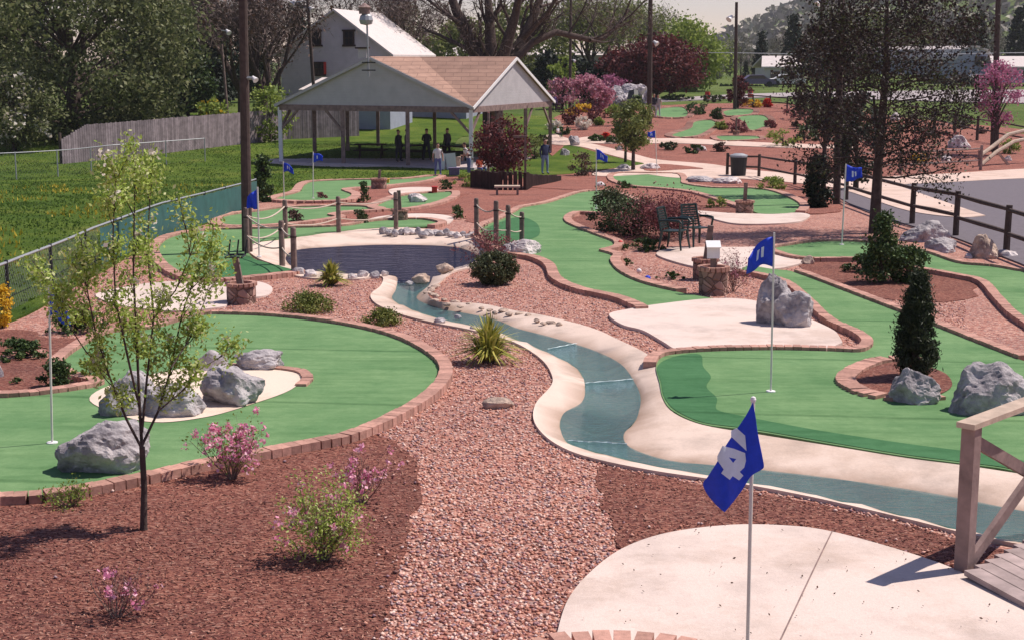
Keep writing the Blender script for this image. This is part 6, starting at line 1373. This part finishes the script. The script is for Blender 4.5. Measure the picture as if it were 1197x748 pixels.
# ------------------------------------------------------------------ people
def person(base, H, label, shirt, pants, hair=(.05,.03,.02), face=0., pose='stand', skin=(.5,.28,.2), long=False, seed=1):
    rng = random.Random(seed); s = H/1.75; J = {}
    def mat_(n, c): 
        k = 'cl_%s_%.2f_%.2f_%.2f' % (n, *c)
        if k not in M: M[k] = plain('clothing' if n != 'skin' else 'skin', c, .8, 20, .1, .2)
        return M[k]
    sit = pose == 'sit'; st_ = rng.uniform(.02, .12); lean = .18 if pose == 'lean' else 0
    z0 = .45 if sit else .92
    v = {'pel':(0,0,z0,.135),'bel':(0,-lean*.3,z0+.2,.125),'che':(0,-lean*.9,z0+.4,.15),'nek':(0,-lean*1.2,z0+.55,.06),'hd0':(0,-lean*1.3,z0+.63,.075),'hd1':(0,-lean*1.4-.01,z0+.72,.10),'hd2':(0,-lean*1.4,z0+.81,.065)}
    e = [('pel','bel'),('bel','che'),('che','nek'),('nek','hd0'),('hd0','hd1'),('hd1','hd2')]
    for sd_, sg in (('l',-1),('r',1)):
        if sit: v.update({'h'+sd_:(sg*.1,-.02,.45,.1),'k'+sd_:(sg*.13,-.42,.47,.07),'a'+sd_:(sg*.13,-.45,.1,.045),'t'+sd_:(sg*.13,-.62,.03,.04)})
        else: v.update({'h'+sd_:(sg*.1,0,.84,.1),'k'+sd_:(sg*(.11+st_*.3),-.03*sg,.48,.068),'a'+sd_:(sg*(.12+st_*.6),.02,.09,.045),'t'+sd_:(sg*(.13+st_*.6),-.15,.035,.042)})
        e += [('pel','h'+sd_),('h'+sd_,'k'+sd_),('k'+sd_,'a'+sd_),('a'+sd_,'t'+sd_)]
        bent = rng.random() < .5
        v.update({'s'+sd_:(sg*.19,-lean*.95,z0+.46,.065),'e'+sd_:(sg*.26,.02-lean,z0+.2,.046),'w'+sd_:((sg*.16,-.26-lean,z0+.16,.032) if bent or sit else (sg*.27,-.07-lean,z0-.05,.032)),
                  'f'+sd_:((sg*.13,-.34-lean,z0+.17,.036) if bent or sit else (sg*.27,-.1-lean,z0-.14,.036))})
        e += [('che','s'+sd_),('s'+sd_,'e'+sd_),('e'+sd_,'w'+sd_),('w'+sd_,'f'+sd_)]
    names = list(v); me = bpy.data.meshes.new('person'); me.from_pydata([tuple(c*s for c in v[n][:3]) for n in names], [(names.index(a), names.index(b_)) for a, b_ in e], [])
    ob = bpy.data.objects.new('person_tmp', me); col.objects.link(ob); ob.modifiers.new('k', 'SKIN'); su = ob.modifiers.new('s', 'SUBSURF'); su.levels = 2
    for i, n in enumerate(names): q = me.skin_vertices[0].data[i]; q.radius = (v[n][3]*s*(1.25 if n in ('che','bel','pel') else 1), v[n][3]*s*(.85 if n in ('che','bel','pel') else 1)); q.use_root = (n == 'pel')
    dg = bpy.context.evaluated_depsgraph_get(); m2 = bpy.data.meshes.new_from_object(ob.evaluated_get(dg)); bpy.data.objects.remove(ob)
    m2.name = 'body'; m2.materials.clear()
    for x in (mat_('skin', skin), mat_('s', shirt), mat_('p', pants), mat_('b', (.04,.03,.03))): m2.materials.append(x)
    mi = []
    for p in m2.polygons:
        c = p.center/s; k = 0
        if sit: low = c.z < .52 and (c.y < -.05 or c.z < .5) 
        else: low = c.z < .95 and abs(c.x) < .235
        arm = (abs(c.x) > .2 and c.z < z0+.3) or (c.y < -.17-lean and c.z > z0+.05)
        if c.z > z0+.56: k = 0
        elif c.z < .09: k = 3
        elif low and not (arm and c.z > .7): k = 2
        elif arm: k = 0 if not long else 1
        else: k = 1
        mi.append(k)
    m2.polygons.foreach_set('material_index', mi); m2.polygons.foreach_set('use_smooth', [True]*len(mi))
    root = bpy.data.objects.new('person', m2); col.objects.link(root); tag(root, label, 'person'); W[root.name] = Vector(base)
    root.location = base; root.rotation_euler = (0,0,face)
    hm = MB(); hc = Vector((0,-lean*1.4+.02,z0+.765))*s; hm.lathe([(.092*s*math.cos(a), .085*s*math.sin(a)) for a in (-.35,0,.4,.8,1.2,1.5)], hc, 14); hmesh = bpy.data.meshes.new('hair'); hmesh.from_pydata(hm.v, [], hm.f); hmesh.materials.append(mat_('h', hair))
    ho = bpy.data.objects.new('hair', hmesh); col.objects.link(ho); ho.parent = root
    fm = MB(); 
    for sg in (-1, 1): fm.box(Vector((sg*.035,-lean*1.4-.098,z0+.735))*s, (.022*s,.012*s,.014*s))
    fm.box(Vector((0,-lean*1.4-.112,z0+.712))*s, (.022*s,.03*s,.04*s)); fm.box(Vector((0,-lean*1.4-.09,z0+.675))*s, (.05*s,.012*s,.01*s))
    fmesh = bpy.data.meshes.new('face'); fmesh.from_pydata(fm.v, [], fm.f); fmesh.materials.append(mat_('skin', tuple(x*.5 for x in skin))); fo_ = bpy.data.objects.new('face', fmesh); col.objects.link(fo_); fo_.parent = root
    return root
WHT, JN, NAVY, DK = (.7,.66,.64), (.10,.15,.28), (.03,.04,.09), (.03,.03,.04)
def pp(px, py, hpx, *a, Y=None, **k):
    b_ = P(px, py, .03) if Y is None else at(px, py, Y); person(b_, sz(hpx, b_.y)*1.02, *a, **k)
pp(512,206,37,'person in white shirt and blue shorts standing in front of the pavilion',WHT,(.12,.14,.34),face=.2,seed=1)
pp(548,206,38,'person in white shirt and jeans bending at the white pavilion post',WHT,JN,face=-1.2,pose='lean',seed=2)
pp(637,204,40,'person in navy shirt and light jeans standing at the right of the palisade',NAVY,(.2,.28,.45),face=.5,seed=3,long=True)
pp(590,206,40,'person in reddish top standing behind the dark red tree',(.35,.08,.08),DK,face=.3,seed=4)
pp(604,205,36,'person in white top half hidden by the thin sign frame',WHT,(.3,.2,.15),face=-.3,seed=5)
pp(597,203,38,'person in blue top between the two others behind the red tree',(.15,.2,.4),DK,face=2.9,seed=6)
pp(561,206,34,'person in orange red top crouched behind the red tree',(.5,.1,.05),JN,face=.6,pose='sit',seed=13)
pp(652,161,18,'person in white shirt seated on the low wall by the back path',WHT,DK,face=.8,pose='sit',seed=7)
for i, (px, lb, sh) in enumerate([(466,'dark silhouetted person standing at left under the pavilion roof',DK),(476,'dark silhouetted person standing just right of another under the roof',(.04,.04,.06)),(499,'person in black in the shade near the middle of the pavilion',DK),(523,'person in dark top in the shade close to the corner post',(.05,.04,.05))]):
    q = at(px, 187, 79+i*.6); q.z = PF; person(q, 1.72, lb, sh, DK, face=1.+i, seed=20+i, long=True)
pp(764,138,27,'person in dark jacket and pale trousers beside the tall centre pole',DK,(.4,.38,.4),face=.2,seed=9,long=True)
pp(769,137,25,'child in pale coat beside the dark jacketed person',(.5,.45,.4),(.35,.35,.4),face=-.4,seed=10)
pp(648,131,20,'small distant person in purple at the pink azaleas',(.12,.06,.2),DK,face=.4,seed=11,long=True)
pp(660,128,20,'small distant person in black beside the azaleas',DK,DK,face=.4,seed=12,long=True)
# ------------------------------------------------------------------ air
mb = MB(); mb.box((0, 690, 90), (2000, 1480, 240))
t = NT('air'); v = t.n('ShaderNodeVolumePrincipled'); v.inputs['Color'].default_value = (.9,.9,.93,1); v.inputs['Density'].default_value = .00016; v.inputs['Anisotropy'].default_value = .2
t.l(v.outputs[0], t.out.inputs['Volume']); hz = mb.build('haze', t.m, None, (0, 690, 90)); tag(hz, 'thin pale air over the whole place', kind='stuff')
# ------------------------------------------------------------------ camera, light
cam = bpy.data.cameras.new('camera'); co = bpy.data.objects.new('camera', cam); col.objects.link(co)
co.location = (0, 0, CZ); co.rotation_euler = (math.pi/2-TH, 0, 0)
cam.sensor_width = 36; cam.lens = F/1197*36; cam.clip_end = 8000; cam.clip_start = .1
sc.camera = co
SE, SA = R(57), math.atan2(.5, .9)      # sun elevation; direction towards sun measured from +x
sd = Vector((math.cos(SE)*.93, math.cos(SE)*.36, math.sin(SE))).normalized()
sl = bpy.data.lights.new('sun', 'SUN'); so = bpy.data.objects.new('sun', sl); col.objects.link(so)
sl.energy = 5.0; sl.angle = R(.5); sl.color = (1, .91, .83)
so.rotation_euler = sd.to_track_quat('Z', 'Y').to_euler(); so.location = (20, 10, 40)
w = bpy.data.worlds.new('World'); sc.world = w; w.use_nodes = True; nt = w.node_tree
bg = nt.nodes['Background']; sky = nt.nodes.new('ShaderNodeTexSky'); sky.sky_type = 'NISHITA'; sky.sun_disc = False
sky.sun_elevation = math.asin(sd.z); sky.sun_rotation = math.atan2(sd.x, sd.y); sky.dust_density = .15; sky.air_density = 1.; sky.ozone_density = 1.
tn = nt.nodes.new('ShaderNodeMix'); tn.data_type = 'RGBA'; tn.blend_type = 'MULTIPLY'; tn.inputs[0].default_value = 1; tn.inputs[7].default_value = (1.12,.94,1.08,1); nt.links.new(sky.outputs[0], tn.inputs[6]); nt.links.new(tn.outputs[2], bg.inputs[0]); bg.inputs[1].default_value = .082
sc.render.engine = 'CYCLES'; sc.cycles.max_bounces = 6; sc.cycles.transparent_max_bounces = 12
sc.view_settings.view_transform = 'Standard'; sc.view_settings.look = 'None'; sc.view_settings.exposure = 0.2; sc.view_settings.gamma = 1
sc.render.resolution_x = 1024; sc.render.resolution_y = 639
